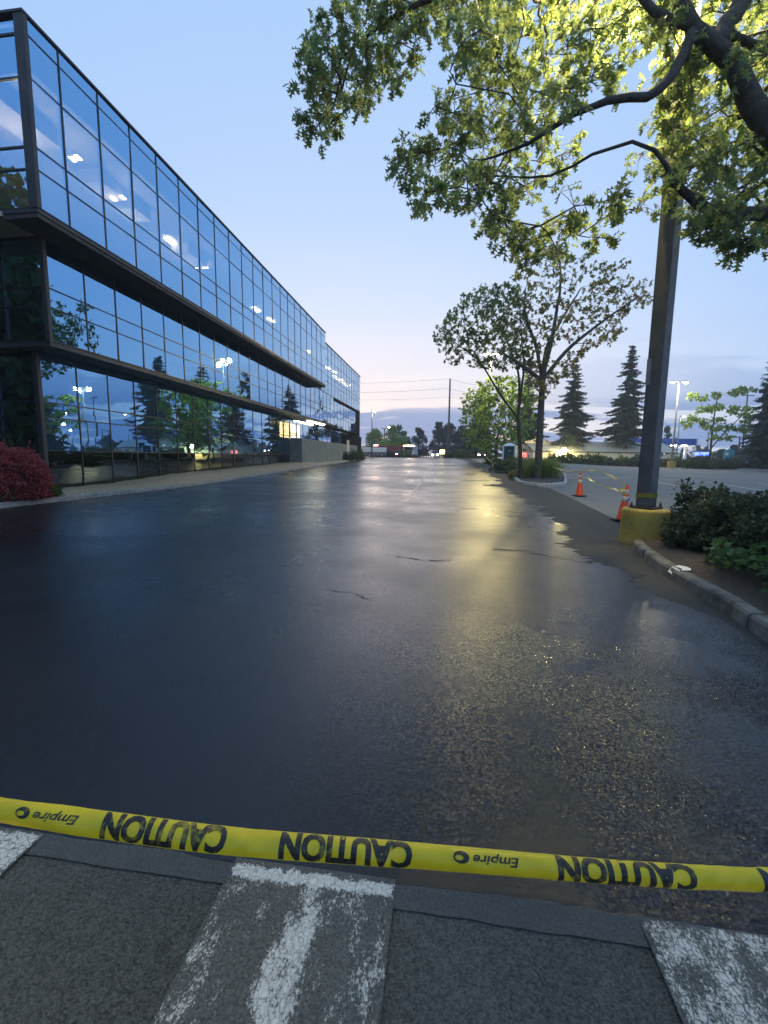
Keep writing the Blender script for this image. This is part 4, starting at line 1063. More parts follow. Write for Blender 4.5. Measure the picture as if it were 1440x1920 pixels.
# ------------------------------------------------------------------ traffic cones and the tapes strung between them
M['cone'] = mat('orange_cone_plastic', (.75, .085, .012), .5, 0, .08)
M['reflective'] = mat('pale_reflective_band', (.62, .52, .44), .5, 0, .15, 12)
M['cone_blue'] = mat('blue_sticker', (.05, .12, .5), .5)
def cone(label, loc, rz, tilt=0, hgt=.93):
    root = thing('traffic_cone', label, 'traffic cone', loc, rz, 'traffic cones along the lane'); root.rotation_euler.y = tilt
    k = hgt/.93
    mb = MB(); mb.bbox(-.2*k, -.2*k, 0, .2*k, .2*k, .035, .012); mb.build('base', M['rubber'], root)
    r = lambda z: (.142 - .112*z/.93)*k
    mb = MB(); mb.lathe([(.155*k, .035), (r(.06), .075)] + [(r(z), z*k) for z in (.10, .3, .5, .7, .9)] + [(r(.93)*.8, .93*k), (.015, .93*k)], 28); mb.build('body', M['cone'], root)
    for a, b in ((.50, .63), (.70, .80)):
        mb = MB(); mb.lathe([(r(a)+.001, a*k), (r(a)+.004, a*k+.003), (r(b)+.004, b*k-.003), (r(b)+.001, b*k)], 28); mb.build('reflective_collar', M['reflective'], root)
    return root
g1 = G(1086, 930); cone('upright orange traffic cone standing alone beside the kerbed island', g1, .3, 0, 1.02)
g2 = G(1166, 977); c2 = cone('leaning orange traffic cone tucked behind the yellow post base, wrapped in tape', g2, .5, R(6), .93)
sk = MB(); sk.quad((-.055, -.107, .49), (.04, -.107, .56), (.05, -.100, .62), (-.045, -.100, .55)); sk.build('sticker', M['cone_blue'], c2)
top1 = g1 + Vector((0, 0, 1.0)); top2 = g2 + Vector((.08, 0, .84)); tb = P(1013, 860, 36.5)
tp_lab = 'caution tape closing off the lane'
tag(ribbon(span(tb, top1, .25, 30, .01), .06, M['tape_faded'], 'caution_tape', lambda f: .8*math.sin(f*7)), 'pale caution tape running from the island oak down to the lone cone', 'caution tape', tp_lab)
tag(ribbon(span(top1, top2 + Vector((0, 0, .02)), -.22, 30, .012), .055, M['tape_faded'], 'caution_tape', lambda f: .5*math.sin(f*15)), 'upper arching yellow tape between the two orange cones', 'caution tape', tp_lab)
tag(ribbon(span(top1 + Vector((0, .02, -.02)), top2 + Vector((-.08, .05, -.08)), .12, 30, .015), .05, M['tape_faded'], 'caution_tape', lambda f: .9*math.sin(f*11+1)), 'lower sagging pale tape between the two orange cones', 'caution tape', tp_lab)
lp = [g2 + Vector((.10*math.cos(a)*(1+.2*math.sin(3*a)), .10*math.sin(a), (.86 - .006*i) - .03*math.sin(2*a))) for i, a in enumerate(np.linspace(0, 7, 40))]
lp += span(lp[-1], g2 + Vector((.17, -.14, .25)), .05, 10)
tag(ribbon(lp, .05, M['tape_faded'], 'caution_tape', lambda f: .6*math.sin(f*17)), 'loose coil of yellow tape wound round the leaning cone', 'caution tape', tp_lab)
q0, q1, q2_ = P(945, 862, 47), P(924, 868, 46), P(912, 858, 46)
lp = span(P(1000, 861, 40), q0, .2, 14) + [q0.lerp(q1, k/12) + Vector((.5*math.sin(k*.6), 0, -.5*math.sin(k/12*math.pi))) for k in range(13)] + [q1.lerp(q2_, k/8) for k in range(9)]
tag(ribbon(lp, .10, M['tape_faded'], 'caution_tape', lambda f: .9*math.sin(f*13)), 'slack pale tape drooping in loops before the portable toilet', 'caution tape', tp_lab)

# ------------------------------------------------------------------ shrubs
def ellipsoid_shrub(name, label, cat, c, rad, n, size, m, per=3, tpl=SMALL, lump=.25, seed=1, stems=14, group=None, shell=.62, upbias=.5, flatbase=True, rz=0):
    g = np.random.default_rng(seed); root = thing(name, label, cat, c, rz, group); rad = np.array(rad)
    u = unit(g.normal(size=(n, 3))); u[:, 2] = np.abs(u[:, 2]) * (1 if flatbase else np.sign(g.normal(size=n)))
    ph = g.uniform(0, 6.28, 6)
    lm = 1 + lump * .4 * (np.sin(u[:, 0]*5+ph[0])*np.sin(u[:, 1]*6+ph[1]) + np.sin(u[:, 2]*7+ph[2]+u[:, 0]*3)*.7 + np.sin(u[:, 0]*13+ph[3])*np.sin(u[:, 1]*12+ph[4]+u[:, 2]*11)*.6)
    rr = (shell + (1 - shell) * g.uniform(size=n) ** .6) * lm
    zc = rad[2] * .5; up_ = u.copy(); 
    p = up_ * rr[:, None] * rad; 
    low = g.uniform(size=n) < .28; p[low, 2] *= g.uniform(0, .4, low.sum()); p[:, 2] = np.maximum(p[:, 2], .04)
    mb = MB()
    for i in range(stems):
        e = p[g.integers(0, n)] * .8; mb.tube([(e[0]*.08, e[1]*.08, -.05), e*.5 + g.normal(size=3)*.05, e], [.018, .011, .005], 4, cap=False)
    mb.build('stems', M['bark_dark'], root)
    pos, d = rosettes(p, unit(u * 1.0 + np.array([0, 0, upbias])), per, 1.0, -.05)
    leaves_mesh('foliage', pos, d, g.uniform(size*.6, size*1.25, len(pos)), tpl, m, root)
    return root
bc = G(22, 948); bc = Vector((-13.15, 11.55, .18))
ellipsoid_shrub('barberry_bush', 'rounded dark red barberry bush at the corner of the glass building', 'bush', bc, (1.24, 1.22, 1.55), 6200, .09, M['barberry'], 4, SMALL, .26, 3, 40, None, .55, .55)
ellipsoid_shrub('leafy_plant', 'low bright green leafy plant growing under the red bush', 'plant', (-12.52, 12.25, .2), (.32, .55, .40), 130, .17, M['ivy'], 3, SMALL, .3, 5, 6)
ellipsoid_shrub('leafy_plant', 'small dark green weed at the photo edge below the red bush', 'plant', (-12.45, 11.0, .2), (.28, .6, .24), 110, .12, M['shrub_leaf'], 3, SMALL, .3, 6, 5)
sh = MB(); g_ = np.random.default_rng(9); bb = next(o for o in bpy.data.objects if o.name == 'barberry_bush'); sp_, sdr = [], []
for i in range(150):                      # stray shoots standing out of the bush
    u = unit(g_.normal(size=3)); u[2] = abs(u[2]); a = u * np.array([1.05, 1.05, 1.35]); e = a + u * g_.uniform(.15, .42) + np.array([0, 0, g_.uniform(0, .22)])
    sh.tube([a * .7, a, e], [.006, .004, .002], 3, cap=False)
    for t_ in np.linspace(.1, 1, 9): sp_.append(a + (e - a) * t_); sdr.append(u + g_.normal(size=3) * .8)
sh.build('shoots', M['bark_dark'], bb); leaves_mesh('shoot_leaves', np.array(sp_), np.array(sdr), g_.uniform(.04, .09, len(sp_)), SMALL, M['barberry'], bb)
# the clipped hedge on the right: overlapping shrubs, each its own
hl = ['near left end shrub of the dark hedge, closest to the yellow base', 'second shrub of the dark hedge, just right of its left end', 'tall dark hedge shrub at the right edge of the photo', 'front shrub of the dark hedge above the ground ivy', 'middle hedge shrub rising directly behind the light green ivy', 'hedge shrub outside the right edge of the photo']
for i, (x, y, rx, ry, rz_, n) in enumerate(((4.98, 8.8, .72, .75, .86, 2600), (6.2, 8.6, .85, .8, .86, 2600), (7.3, 8.3, .95, .9, .92, 2300), (4.55, 7.5, .80, 1.0, .74, 3000), (4.85, 6.25, 1.0, .9, .72, 3000), (6.7, 6.9, 1.1, 1.0, .85, 1800))):
    ellipsoid_shrub('hedge_shrub', hl[i], 'hedge', (x, y, .18), (rx, ry, rz_), n, .075, M['hedge_leaf'], 4, SMALL, .55, 30 + i, 60, 'dark hedge beside the lamp post', .45, .4)
g_ = np.random.default_rng(77); n = 2600; px_ = g_.uniform(3.2, 5.4, n); py_ = g_.uniform(3.4, 6.2, n)
keep = px_ > np.array([bl(y) for y in py_]) + .12 + .14*np.sin(py_*4) + np.maximum(0, py_ - 5.2) * .35
px_, py_ = px_[keep], py_[keep]
pos = np.stack([px_, py_, .26 + .16*np.abs(np.sin(px_*5)*np.sin(py_*4)) + g_.uniform(0, .10, len(px_))], 1)
o = leaves_mesh('ground_ivy', pos, g_.normal(size=pos.shape)*np.array([1, 1, .4]) + np.array([0, -.2, .1]), g_.uniform(.06, .14, len(pos)), SMALL, M['ivy']); tag(o, 'light green broad leaved ground cover in front of the dark hedge', 'ground cover', None, 'stuff')
# kerbed island with shrubs
ik = [G(*q) for q in ((905, 866), (925, 874), (945, 884), (962, 898), (970, 906), (985, 909.5), (1010, 911.5), (1036, 912), (1064, 909))]
far_ = [(Gd(u, d).x, Gd(u, d).y) for u, d in ((1066, 29), (1062, 33), (1052, 40), (1040, 50))]
kerb('kerb_island', [(p.x, p.y) for p in ik] + far_, .18, .16, mat('pale_kerb_concrete', (.40, .39, .36), .9, 0, .25, 5, .2, 40), 1, 2.6)
mb = MB(); ring = [(p.x, p.y) for p in ik] + far_; cx = sum(p[0] for p in ring)/len(ring); cy = sum(p[1] for p in ring)/len(ring)
mb.add([(x + (cx-x)*.04, y + (cy-y)*.02, h(x, y) + .11) for x, y in ring] + [(cx, cy, h(cx, cy) + .2)], [(i, (i+1) % len(ring), len(ring)) for i in range(len(ring))], 0, True)
mb.build('island_bed', M['mulch'])['kind'] = 'structure'
def grass_tuft(label, c, r, hgt, n, seed):
    g = np.random.default_rng(seed); root_ = g.normal(size=(n, 3)) * np.array([r*.3, r*.3, 0]); d = unit(root_*1.2/r + g.normal(size=(n, 3))*.28 + np.array([0, 0, 1.3]))
    o = leaves_mesh('ornamental_grass', root_, d, g.uniform(hgt*.6, hgt*1.1, n), BLADE, M['grass'], None, .028)
    o.location = c; tag(o, label, 'grass clump', 'planting on the kerbed island'); return o
c = Gd(1012, 28.6, .1); grass_tuft('round tuft of tall green grass at the near end of the kerbed island', c, 1.15, 1.25, 2600, 5)
c = Gd(1022, 30.2, .1); grass_tuft('second grass tuft just behind the near one on the island', c, 1.0, 1.2, 1600, 6)
for i, (u, d, rx, hz, lb) in enumerate(((975, 31.5, 1.0, .95, 'dark green shrub on the island left of the tall grass'), (950, 36, 1.3, 1.1, 'wide green shrub on the left edge of the island'), (992, 37, 1.4, 1.1, 'shrub at the foot of the tall brownish oak'), (962, 43, 1.3, 1.0, 'shrub in front of the portable toilet door'), (925, 50, 1.1, 1.3, 'small dark bush at the far tip of the island'), (968, 28.2, .45, .5, 'dry low brown plant by the island kerb'))):
    ellipsoid_shrub('island_shrub', lb, 'shrub', Gd(u, d, .1), (rx, rx, hz), 520 if i < 5 else 160, .15, M['shrub_leaf'] if i < 5 else M['mid_leaf'], 4, SMALL, .5, 60 + i, 12, 'planting on the kerbed island', .5)
# hedgerow at the far side of the car park
protos = []
hlab = 'low green shrubs in the row along the far side of the car park'
nm = ['far left end', 'behind the floodlight', 'right of the floodlight', 'before the parked grey car', 'before the long pale wall', 'left of the tall fir trunk', 'at the foot of the tall fir', 'just left of the dark lamp post', 'just right of the dark lamp post', 'behind the far lamp base', 'under the blue canopy', 'below the blue sign', 'behind the layered tree', 'below the teal sign', 'left of the right lamp pole', 'below the right lamp pole', 'cut off by the right edge']
for i, u in enumerate(np.linspace(1042, 1452, 17)):
    d = 68 + (i % 3) * .8; c = Gd(u, d, -.05); hz = (1.45, 1.7, 1.35, 1.9, 1.5)[i % 5]
    if i < 4:
        r0 = ellipsoid_shrub('row_shrub', 'x', 'shrub', c, (1.7, 1.2, hz), 620, .24, M['shrub_leaf'] if i % 2 else M['hedge_leaf'], 4, SMALL, .6, 80 + i, 10, hlab, .5); protos.append(r0)
    else:
        r0 = copy_tree(protos[i % 4]); r0.location = c; r0.rotation_euler.z = i * 1.3; r0.scale.z = .85 + .1 * (i % 4)
    r0['label'] = 'low shrub of the car park row, the one ' + nm[i]
for i, (u, d) in enumerate(((1300, 62), (1318, 61.5), (1345, 61), (1362, 60.5))):
    r0 = copy_tree(protos[(i + 1) % 4]); r0.location = Gd(u, d, .05); r0.scale = (.75, .8, .62); r0.rotation_euler.z = i * 2.1; r0['group'] = 'shrubs around the layered tree'
    r0['label'] = 'small shrub in the bed of the layered tree, ' + ('leftmost of four', 'second from the left', 'right of its trunk', 'rightmost of four')[i]
for i, (u, d, rx, hz, lb) in enumerate(((730, 96, 2.4, 1.6, 'rounded far hedge left of the white post at the road end'), (760, 92, 2.0, 1.5, 'pale rounded hedge beside the emergency vehicles'), (853, 86, 2.4, 1.6, 'clipped green hedge right of the tall utility pole'), (872, 82, 2.0, 1.4, 'clipped hedge at the right end of the far road'))):
    r0 = copy_tree(protos[i % 4]); r0.location = Gd(u, d, -.1); r0.scale = (rx/1.7, 1, hz/1.6); r0['label'] = lb; r0['group'] = 'hedges at the end of the road'
for i, (x, y) in enumerate(((-13.3, 57.5), (-12.9, 62), (-13.0, 66))):
    r0 = copy_tree(protos[i]); r0.location = (x + .4, y, h(x, y) + .1); r0.scale = (.5, 1.0, .75); r0['group'] = 'shrubs below the grey wall'; r0['label'] = 'dark shrub at the foot of the grey wall, ' + ('nearest of three', 'middle of three', 'farthest of three')[i]

# ------------------------------------------------------------------ lamps and poles in the distance
def lot_lamp(label, u, vtop, d, hw_, energy, base=False, heads=2, hc='lamp_far', c=(1, .88, .6), tilt=0):
    b = Gd(u, d); top = P(u, vtop, d); H_ = top.z - b.z
    root = thing('lot_lamp', label, 'street lamp', b, 0, 'tall lamps around the car park')
    if base:
        mb = MB(); mb.bbox(-.42, -.42, -.1, .42, .42, .95, .05); mb.build('base', M['yellow_conc'], root)
    mb = MB(); mb.tube([(0, 0, -.2), (0, 0, H_*.5), (0, 0, H_ + .1)], [.15, .12, .08], 8); mb.build('pole', M['galv'] if u > 1000 else M['steel_dark'], root)
    ax = RM.col[0]; ax = Vector((ax.x, ax.y, 0)).normalized()
    for s in ((-1, 1) if heads == 2 else (1,)):
        q = ax * s * hw_; mb = MB(); mb.tube([(0, 0, H_), q * .6 + Vector((0, 0, H_ + .05))], .05, 6)
        v0 = len(mb.v); mb.bbox(-.34, -.2, H_ - .05, .34, .2, H_ + .13, .03)
        rot = Matrix.Rotation(math.atan2(ax.y, ax.x), 3, 'Z')
        mb.v[v0:] = [tuple(rot @ Vector(v) + q) for v in mb.v[v0:]]
        hd_ = mb.build('lamp_head', M['galv'], root)
        lb = MB(); lb.lathe([(.02, -.22), (.16, -.19), (.26, -.11), (.30, -.051)], 12, (q.x, q.y, H_)); lb.build('lens', M[hc], hd_)
        if energy: lamp(hd_, (q.x, q.y, H_ - .45), energy, c, .25)
    return root
lot_lamp('twin headed lamp pole on a yellow base in the right car park', 1260, 719, 63, .95, 900, True)
lot_lamp('tall twin headed lamp glowing through the leaves of the spreading oak', 913, 669, 60, .75, 2000, c=(1, .80, .34), hc='lamp_warm')
lot_lamp('single headed lamp seen behind the twin headed pole', 1268, 781, 92, .8, 0, heads=1)
lot_lamp('bright lamp pole near the right edge above the hedge row', 1424, 801, 90, .8, 250, heads=1)
lot_lamp('lone lamp pole at the far end of the office building', 697, 771, 84, .45, 150, heads=1, c=(1, .85, .65))
lot_lamp('dim lamp on a dark pole among the yellow green far trees', 724, 801, 110, .6, 0, heads=1)
# lamps behind the viewer's right, only in the reflection
def utility(label, ub, ut, vt, d, r=.16, arms=(), group='wooden utility poles'):
    b = Gd(ub, d); top = P(ut, vt, d); root = thing('utility_pole', label, 'utility pole', b, 0, group)
    mb = MB(); mb.tube([(0, 0, -.3), (top - b)*.5, top - b], [r, r*.85, r*.62], 8); mb.build('pole', M['wood_pole'], root)
    for f, L in arms:
        c = (top - b) * f; mb = MB(); mb.bbox(c.x - L/2, c.y - .25, c.z - .07, c.x + L/2, c.y - .13, c.z + .07, .01)
        for k in (-.42, -.15, .15, .42): mb.lathe([(.03, 0), (.05, .05), (.05, .12), (.02, .18)], 6, (c.x + L*k, c.y - .19, c.z + .07))
        mb.build('crossarm', M['wood_pole'], root)
    return root, top
_, pt = utility('tall bare utility pole standing alone at the end of the road', 840, 844, 710, 92, .24)
utility('thin short pole just left of the tall utility pole', 838, 838, 815, 96, .15)
utility('slim grey pole between the two far trees on the street', 815, 815, 812, 110, .12)
_, pr_ = utility('utility pole with cross arms right of the layered tree', 1391, 1402, 738, 100, .2, ((.97, 2.6),))
utility('shorter utility pole beside the one right of the layered tree', 1386, 1387, 818, 105, .22, ((.96, 2.2),))
utility('far utility pole near the right lamp, with a short cross arm', 1409, 1410, 822, 125, .18, ((.95, 2.4),))
utility('faint far pole left of the layered tree', 1328, 1328, 808, 140, .15)
utility('dark pole rising from the trees near the building end', 721, 721, 803, 115, .2, ((.98, 1.6),))
def wire(label, pts, sag=.6, r=.022):
    P_ = []
    for a, b in zip(pts, pts[1:]): P_ += span(a, b, sag, 16)[:-1]
    P_.append(Vector(pts[-1])); mb = MB(); mb.tube(P_, r, 4); o = mb.build('power_line', M['wire']); tag(o, label, 'power line', 'power lines over the far street')
wire('topmost cable reaching the tip of the tall bare utility pole', [P(560, 716, 110), pt, P(930, 722, 112), P(1100, 745, 130)])
wire('second cable, a little below the top of the bare utility pole', [P(560, 733, 110), P(843, 728, 92), P(930, 737, 112), P(1100, 757, 130)])
wire('third cable, faintest of those left of the bare utility pole', [P(560, 746, 112), P(843, 744, 92), P(930, 752, 112)], .6, .014)
wire('low cable crossing the dark trees behind the bare utility pole', [P(700, 812, 118), P(842, 815, 92), P(935, 820, 112)], .8)
wire('upper cable from the layered tree to the right utility pole', [P(1290, 814, 150), P(1389, 823, 104), P(1470, 826, 100)], .5)
wire('middle cable passing behind the blue canopy towards the right', [P(1290, 822, 150), P(1389, 828, 104), P(1470, 834, 100)], .5)
wire('lowest cable above the far roofs on the right', [P(1300, 829, 150), P(1409, 833, 125), P(1470, 838, 110)], .4)

# ------------------------------------------------------------------ buildings on the far side
M['wall_light'] = emat('yellow_floodlight_lens', (1, .80, .30), 600)
def bld(name, label, cat, loc, rz=0): return thing(name, label, cat, loc, rz)
w0 = Gd(1040, 80); w1 = Gd(1210, 80); ang = math.atan2(w1.y - w0.y, w1.x - w0.x)
Lw = (w1 - w0).length + 6; zt = P(1100, 836, 80).z - w0.z
wh = bld('warehouse', 'long low beige warehouse with a pale roof behind the firs', 'warehouse', w0, ang)
mb = MB(); mb.box(-4, 0, -1, Lw, 14, 1.75); mb.build('wall', M['beige'], wh)
mb = MB(); mb.box(-4, -.15, 1.76, Lw, 0.1, 1.95); mb.build('gutter', M['darkline'], wh)
mb = MB(); mb.add([(-4, -.1, 1.951), (Lw, -.1, 1.951), (Lw, 5, zt + .9), (-4, 5, zt + .9), (-4, 14, 1.951), (Lw, 14, 1.951)], [(0, 1, 2, 3), (3, 2, 5, 4)])
for k in range(int(Lw/1.2)): mb.box(-4 + 1.2*k, -.12, 1.952, -3.95 + 1.2*k, -.08, 1.98)
mb.build('roof', M['roof_beige'], wh)
mb = MB(); mb.bbox(Lw - 8, -.08, .3, Lw - 6.9, 0.02, 1.6, .02); mb.build('door', M['darkline'], wh)
fl = P(1057, 845, 79.4); q = Matrix.Rotation(-ang, 3, 'Z') @ (fl - w0)
mb = MB(); mb.bbox(q.x - .32, -.5, q.z - .3, q.x + .32, -.151, q.z + .32, .03); fo = mb.build('floodlight', M['galv'], wh)
mb = MB(); mb.lathe([(.02, -.06), (.42, -.04), (.46, .0)], 12, (0, 0, 0)); mb.v = [(q.x + v[0], -.56 + v[2], q.z + v[1]) for v in mb.v]; mb.build('lens', M['wall_light'], fo)
lamp(fo, (q.x, -1.2, q.z), 900, (1, .78, .30), .2)
b0 = Gd(968, 84); ab = bld('storage_building', 'taller pale building with a gabled roof left of the warehouse', 'building', b0, ang)
Wb = 72*84/FPX; zb = P(1000, 832, 84).z - b0.z; zr = P(1000, 821, 84).z - b0.z
mb = MB(); mb.box(0, 0, -1, Wb, 9, zb); mb.add([(0, 0, zb), (Wb, 0, zb), (Wb*.55, 0, zr), (0, 9, zb), (Wb, 9, zb), (Wb*.55, 9, zr)], [(0, 1, 2), (5, 4, 3)]); mb.build('wall', M['beige'], ab)
mb = MB(); mb.add([(-.2, -.3, zb), (Wb*.55, -.3, zr + .06), (Wb*.55, 9.2, zr + .06), (-.2, 9.2, zb), (Wb + .2, -.3, zb), (Wb + .2, 9.2, zb)], [(0, 1, 2, 3), (1, 4, 5, 2)]); mb.build('roof', M['roof_beige'], ab)
mb = MB(); mb.bbox(Wb*.42, -.06, .1, Wb*.66, .03, zb - .3, .02); mb.build('door', M['darkline'], ab)
mb = MB()
for k in range(3): mb.box(Wb*.14 + .62*k, -.12, .55, Wb*.14 + .62*k + .16, -.05, 1.25); mb.box(Wb*.14 + .62*k + .161, -.118, 1.1, Wb*.14 + .62*k + .42, -.052, 1.25)
mb.build('lit_sign', M['red_neon'], ab)
# filling station
s0 = Gd(1186, 110); st = bld('filling_station', 'filling station with a lit blue canopy right of the dark lamp post', 'filling station', s0, math.atan2(RM.col[0].y, RM.col[0].x))
k_ = 110/FPX; zc0, zc1 = P(1240, 834, 110).z - s0.z, P(1240, 822, 110).z - s0.z
mb = MB(); mb.bbox(0, 0, zc0, (1303-1186)*k_, 9, zc1, .06); mb.build('canopy', M['blue'], st)
mb = MB(); mb.bbox((1303-1186)*k_ + .001, -.03, zc0 - .05, (1306-1186)*k_, 9.03, zc1 + .05, .05); mb.build('canopy_end', M['white'], st)
for u in (1208, 1253, 1300): mb = MB(); mb.bbox((u-1186)*k_ - .28, 3, -.5, (u-1186)*k_ + .28, 3.6, zc0, .04); mb.build('column', M['white'], st)
for u in (1200, 1222, 1240, 1247, 1268, 1288): mb = MB(); mb.bbox((u-1186)*k_ - .5, 1.0, zc0 - .22, (u-1186)*k_ + .5, 2.0, zc0 - .02, .05); mb.build('canopy_light', M['lamp_cool'], st)
mb = MB(); mb.box(0, 9.5, -.5, 17, 16, 3.6); mb.build('shop', M['grey_paint'], st)
mb = MB(); mb.bbox(9, 9.38, 2.3, 14, 9.49, 3.2, .02); mb.build('lit_shop_front', M['lamp_cool'], st)
def signboard(name, label, u, v, d, wpx, hpx, m, post=True, frame=None):
    c = P(u, v, d); b = Gd(u, d); root = thing(name, label, 'sign', b, math.atan2(RM.col[0].y, RM.col[0].x)); k = d/FPX; z = c.z - b.z
    mb = MB(); mb.bbox(-wpx*k/2, -.12, z - hpx*k/2, wpx*k/2, .12, z + hpx*k/2, .03); mb.build('board', m, root)
    for s in (-1, 1): mb = MB(); mb.tube([(s*wpx*k*.35, .05, -.3), (s*wpx*k*.35, .05, z - hpx*k/2)], .07, 6); mb.build('post', M['galv'], root)
    return root
signboard('illuminated_sign', 'glowing blue sign strip between the canopy and the layered tree', 1315.5, 851, 100, 25, 6, M['blue_neon'])
r0 = signboard('painted_sign', 'teal and white roadside sign with a pointed top right of the layered tree', 1366, 853, 75, 19, 14, M['teal'])
k = 75/FPX; z = P(1366, 846, 75).z - Gd(1366, 75).z
mb = MB(); mb.add([(-9.5*k, -.1, z), (9.5*k, -.1, z), (1*k, -.1, z + 5*k), (-9.5*k, .1, z), (9.5*k, .1, z), (1*k, .1, z + 5*k)], [(0, 1, 2), (5, 4, 3), (0, 2, 5, 3), (1, 4, 5, 2)]); mb.build('gable', M['teal'], r0)
mb = MB(); mb.box(-8*k, -.14, z - 8*k, -2*k, -.121, z - 2*k); mb.build('white_panel', M['white'], r0)
# portable toilet
pc = Gd(955, 47, .12); pot = thing('portable_toilet', 'dark green portable toilet with a white roof on the kerbed island', 'portable toilet', pc, R(-14))
mb = MB(); mb.bbox(-.62, -.62, 0, .62, .62, 2.0, .04); mb.build('body', M['green_plastic'], pot)
mb = MB(); mb.bbox(-.42, -.66, .15, .42, -.62, 1.92, .02); dr_ = mb.build('door', M['green_plastic'], pot)
mb = MB(); mb.bbox(-.14, -.685, 1.48, .2, -.662, 1.60, .01); mb.build('door_plate', M['galv'], dr_)
for x in (-.60, .60): mb = MB(); mb.bbox(x - .09, -.67, 0, x + .09, -.50, 2.0, .02); mb.build('corner_trim', M['white'], pot)
mb = MB(); mb.bbox(-.70, -.70, 2.0, .70, .70, 2.10, .03); mb.add([(-.66, -.66, 2.10), (.66, -.66, 2.10), (.66, .66, 2.10), (-.66, .66, 2.10), (-.2, -.2, 2.36), (.2, -.2, 2.36), (.2, .2, 2.36), (-.2, .2, 2.36)], [(0, 1, 5, 4), (1, 2, 6, 5), (2, 3, 7, 6), (3, 0, 4, 7), (4, 5, 6, 7)]); mb.build('roof', M['white'], pot)
mb = MB(); mb.tube([(.45, .45, 2.0), (.45, .45, 2.62)], .05, 8); mb.build('vent_pipe', M['galv'], pot)

# ------------------------------------------------------------------ vehicles at the road end
def wheels(root, xs, y0, y1, r):
    for x in xs:
        for y in (y0, y1):
            mb = MB(); mb.lathe([(r*.6, -.11), (r, -.09), (r, .09), (r*.6, .11)], 16); mb.v = [(x + v[0], y + v[2], r + v[1]) for v in mb.v]; wo = mb.build('wheel', M['rubber'], root)
            mb = MB(); mb.lathe([(.02, -.125), (r*.55, -.12), (r*.55, .12), (.02, .125)], 12); mb.v = [(x + v[0], y + v[2], r + v[1]) for v in mb.v]; mb.build('rim', M['galv'], wo)
def car(label, u, d, rz, m, lights=(), bar=None, group=None):
    root = thing('car', label, 'car', Gd(u, d, .02), rz, group); L, W = 4.5, 1.8
    def shell(prof, w_, t_, taper=.0):
        mb = MB(); n = len(prof); vs = [(x, -w_/2, z) for x, z in prof] + [(x, w_/2, z) for x, z in prof]
        mb.add(vs, [tuple(range(n)), tuple(range(2*n-1, n-1, -1))] + [(i, i+n, (i+1) % n+n, (i+1) % n) for i in range(n)]); return mb
    shell([(-2.25, .3), (2.25, .3), (2.27, .62), (2.1, .85), (1.1, .95), (-1.6, 1.0), (-2.2, .95), (-2.27, .6)], W, 0).build('body', m, root)
    shell([(1.0, .951), (.35, 1.42), (-1.1, 1.45), (-1.75, 1.0)], W*.84, 0).build('cabin', M['dark_glass'], root)
    mb = MB(); mb.bbox(-1.05, -W*.4, 1.44, .3, W*.4, 1.50, .02); mb.build('roof', m, root)
    wheels(root, (-1.4, 1.4), -W/2 + .08, W/2 - .08, .33)
    for (x, y, z, mm, nm_) in lights: mb = MB(); mb.bbox(x - .06, y - .16, z - .08, x + .06, y + .16, z + .08, .03); mb.build(nm_, M[mm], root)
    if bar: mb = MB(); mb.bbox(-.5, -.6, 1.505, -.2, .6, 1.64, .03); mb.build('light_bar', M[bar], root)
    return root
HLF = lambda m: [(2.28, -.62, .66, m, 'headlight'), (2.28, .62, .66, m, 'headlight')]
eg = 'vehicles stopped at the end of the road'
car('dark car with pink and white lights stopped in front of the fire truck', 748, 96, R(-80), M['grey_paint'], [(2.28, -.7, .7, 'pink_light', 'headlight'), (2.28, .7, .7, 'white_light', 'headlight'), (-2.28, -.6, .7, 'red_light', 'tail_light'), (-2.28, .6, .7, 'red_light', 'tail_light')], None, eg)
car('pale car with an orange light right of the pink lit car', 765, 99, R(-95), M['white_paint'], [(2.28, -.6, .68, 'amber_light', 'headlight'), (2.28, .6, .68, 'amber_light', 'headlight')], None, eg)
car('white car with bright headlights near the yellow sign light', 815, 98, R(-88), M['white_paint'], HLF('white_light'), None, eg)
car('grey car parked behind the hedge row in front of the warehouse', 1129, 75, R(10), M['grey_paint'])
car('red lit car under the yellow green tree left of the portable toilet', 906, 86, R(-100), M['red_paint'], HLF('white_light') + [(-2.28, .6, .7, 'red_light', 'tail_light')], None, eg)
car('white car by the station forecourt behind the hedge', 1271, 100, R(0), M['white_paint'])
car('white car at the foot of the right lamp pole', 1422, 92, R(5), M['white_paint'], HLF('white_light'))
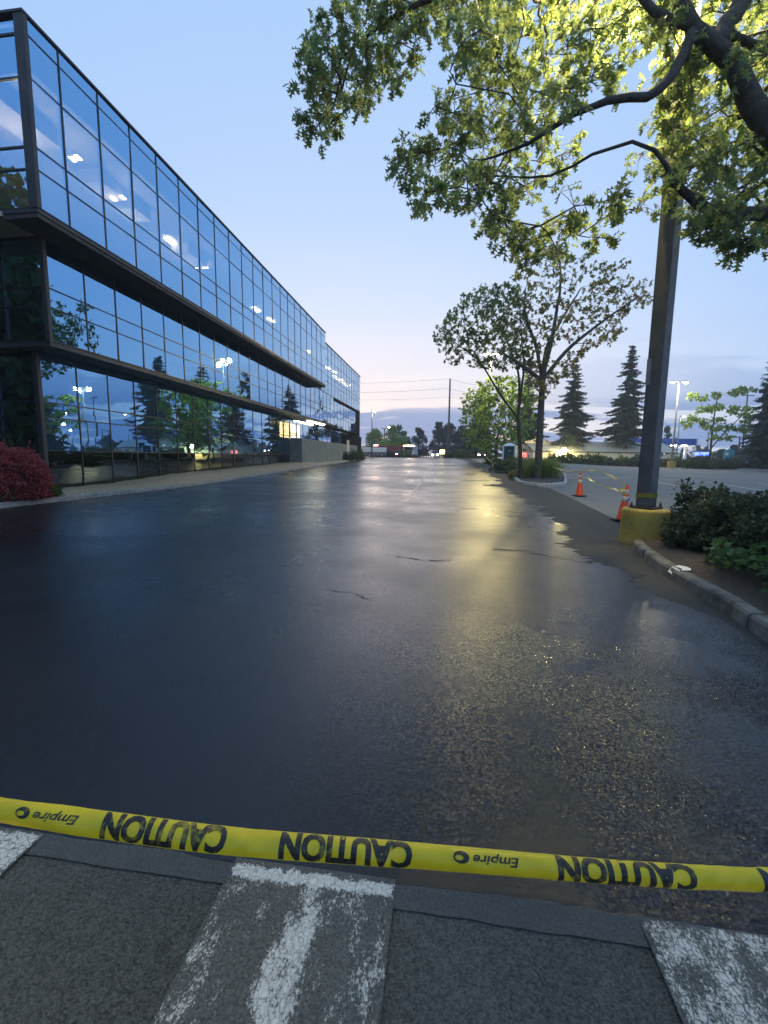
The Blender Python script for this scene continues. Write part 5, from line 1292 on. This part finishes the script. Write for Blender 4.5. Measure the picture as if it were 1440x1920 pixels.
def truck(label, u, d, rz, m, L=8.0, bar='red_light', name='fire_truck', cat='truck'):
    root = thing(name, label, cat, Gd(u, d, .02), rz, eg); W = 2.4
    mb = MB(); mb.bbox(L*.18, -W/2, .5, L/2, W/2, 2.6, .12); cb = mb.build('cab', m, root)
    mb = MB(); mb.box(L*.5 + .002, -W*.42, 1.55, L*.5 + .02, W*.42, 2.4); mb.build('windscreen', M['dark_glass'], cb)
    mb = MB(); mb.box(L*.30, -W/2 - .02, 1.55, L*.46, -W/2 - .002, 2.35); mb.box(L*.30, W/2 + .002, 1.55, L*.46, W/2 + .02, 2.35); mb.build('side_window', M['dark_glass'], cb)
    mb = MB(); mb.bbox(-L/2, -W/2, .55, L*.17, W/2, 2.7, .06); mb.build('body', m, root)
    mb = MB(); mb.box(-L/2, -W*.4, .35, L/2 - .1, W*.4, .54); mb.build('chassis', M['rubber'], root)
    wheels(root, (-L*.3, L*.34), -W/2 + .15, W/2 - .15, .48)
    for k, mm in ((-.9, bar), (0, 'white_light'), (.9, bar)): mb = MB(); mb.bbox(L*.36, k - .4, 2.62, L*.43, k + .4, 2.8, .03); mb.build('beacon', M[mm], root)
    for y in (-.9, .9): mb = MB(); mb.bbox(L/2 + .003, y - .16, .75, L/2 + .08, y + .16, .98, .03); mb.build('headlight', M['white_light'], root)
    return root
truck('red fire truck with a row of red and white beacons at the road end', 729, 104, R(-160), M['red_paint'])
truck('rescue truck with amber and white beacons beside the fire truck', 770, 106, R(-95), M['white_paint'], 7.0, 'amber_light', 'rescue_truck')
b_ = Gd(704, 92); tr = thing('box_trailer', 'pale box trailer with a dark lower half at the left of the road end', 'trailer', b_, R(4), eg)
mb = MB(); mb.bbox(-2.3, -1.1, 1.05, 2.3, 1.1, 2.0, .05); mb.build('box', M['white_paint'], tr)
mb = MB(); mb.bbox(-2.3, -1.0, .4, 2.3, 1.0, 1.05, .04); mb.build('chassis', M['grey_paint'], tr)
wheels(tr, (-1.2, 1.4), -.95, .95, .38)
mb = MB(); c = Gd(808, 78); mb.bbox(-.16, -.16, 0, .16, .16, 1.25, .05); mb.lathe([(.2, 1.25), (.2, 1.32), (.08, 1.42)], 10); o = mb.build('bollard', M['white']); o.location = c; tag(o, 'short white post standing at the middle of the road end', 'bollard')
c = Gd(829, 98); root = thing('yellow_sign', 'small bright yellow lit sign at the foot of the tall utility pole', 'sign', c)
mb = MB(); mb.bbox(-.5, -.05, .9, .5, .05, 1.8, .03); mb.build('board', M['yellow_light'], root)
mb = MB(); mb.tube([(0, 0, -.2), (0, 0, .9)], .05, 6); mb.build('post', M['galv'], root)
# ------------------------------------------------------------------ evening air
hz = bpy.data.materials.new('evening_haze'); hz.use_nodes = True; hn = hz.node_tree.nodes; hn.clear()
ho = hn.new('ShaderNodeOutputMaterial'); pv = hn.new('ShaderNodeVolumePrincipled')
pv.inputs['Color'].default_value = (.86, .90, 1, 1); pv.inputs['Density'].default_value = .0008; pv.inputs['Anisotropy'].default_value = .2
hz.node_tree.links.new(pv.outputs[0], ho.inputs['Volume'])
mb = MB(); mb.box(-260, -70, -1.2, 260, 300, 34); o = mb.build('haze', hz); o['kind'] = 'stuff'; o.display_type = 'WIRE'
sc.cycles.volume_bounces = 1
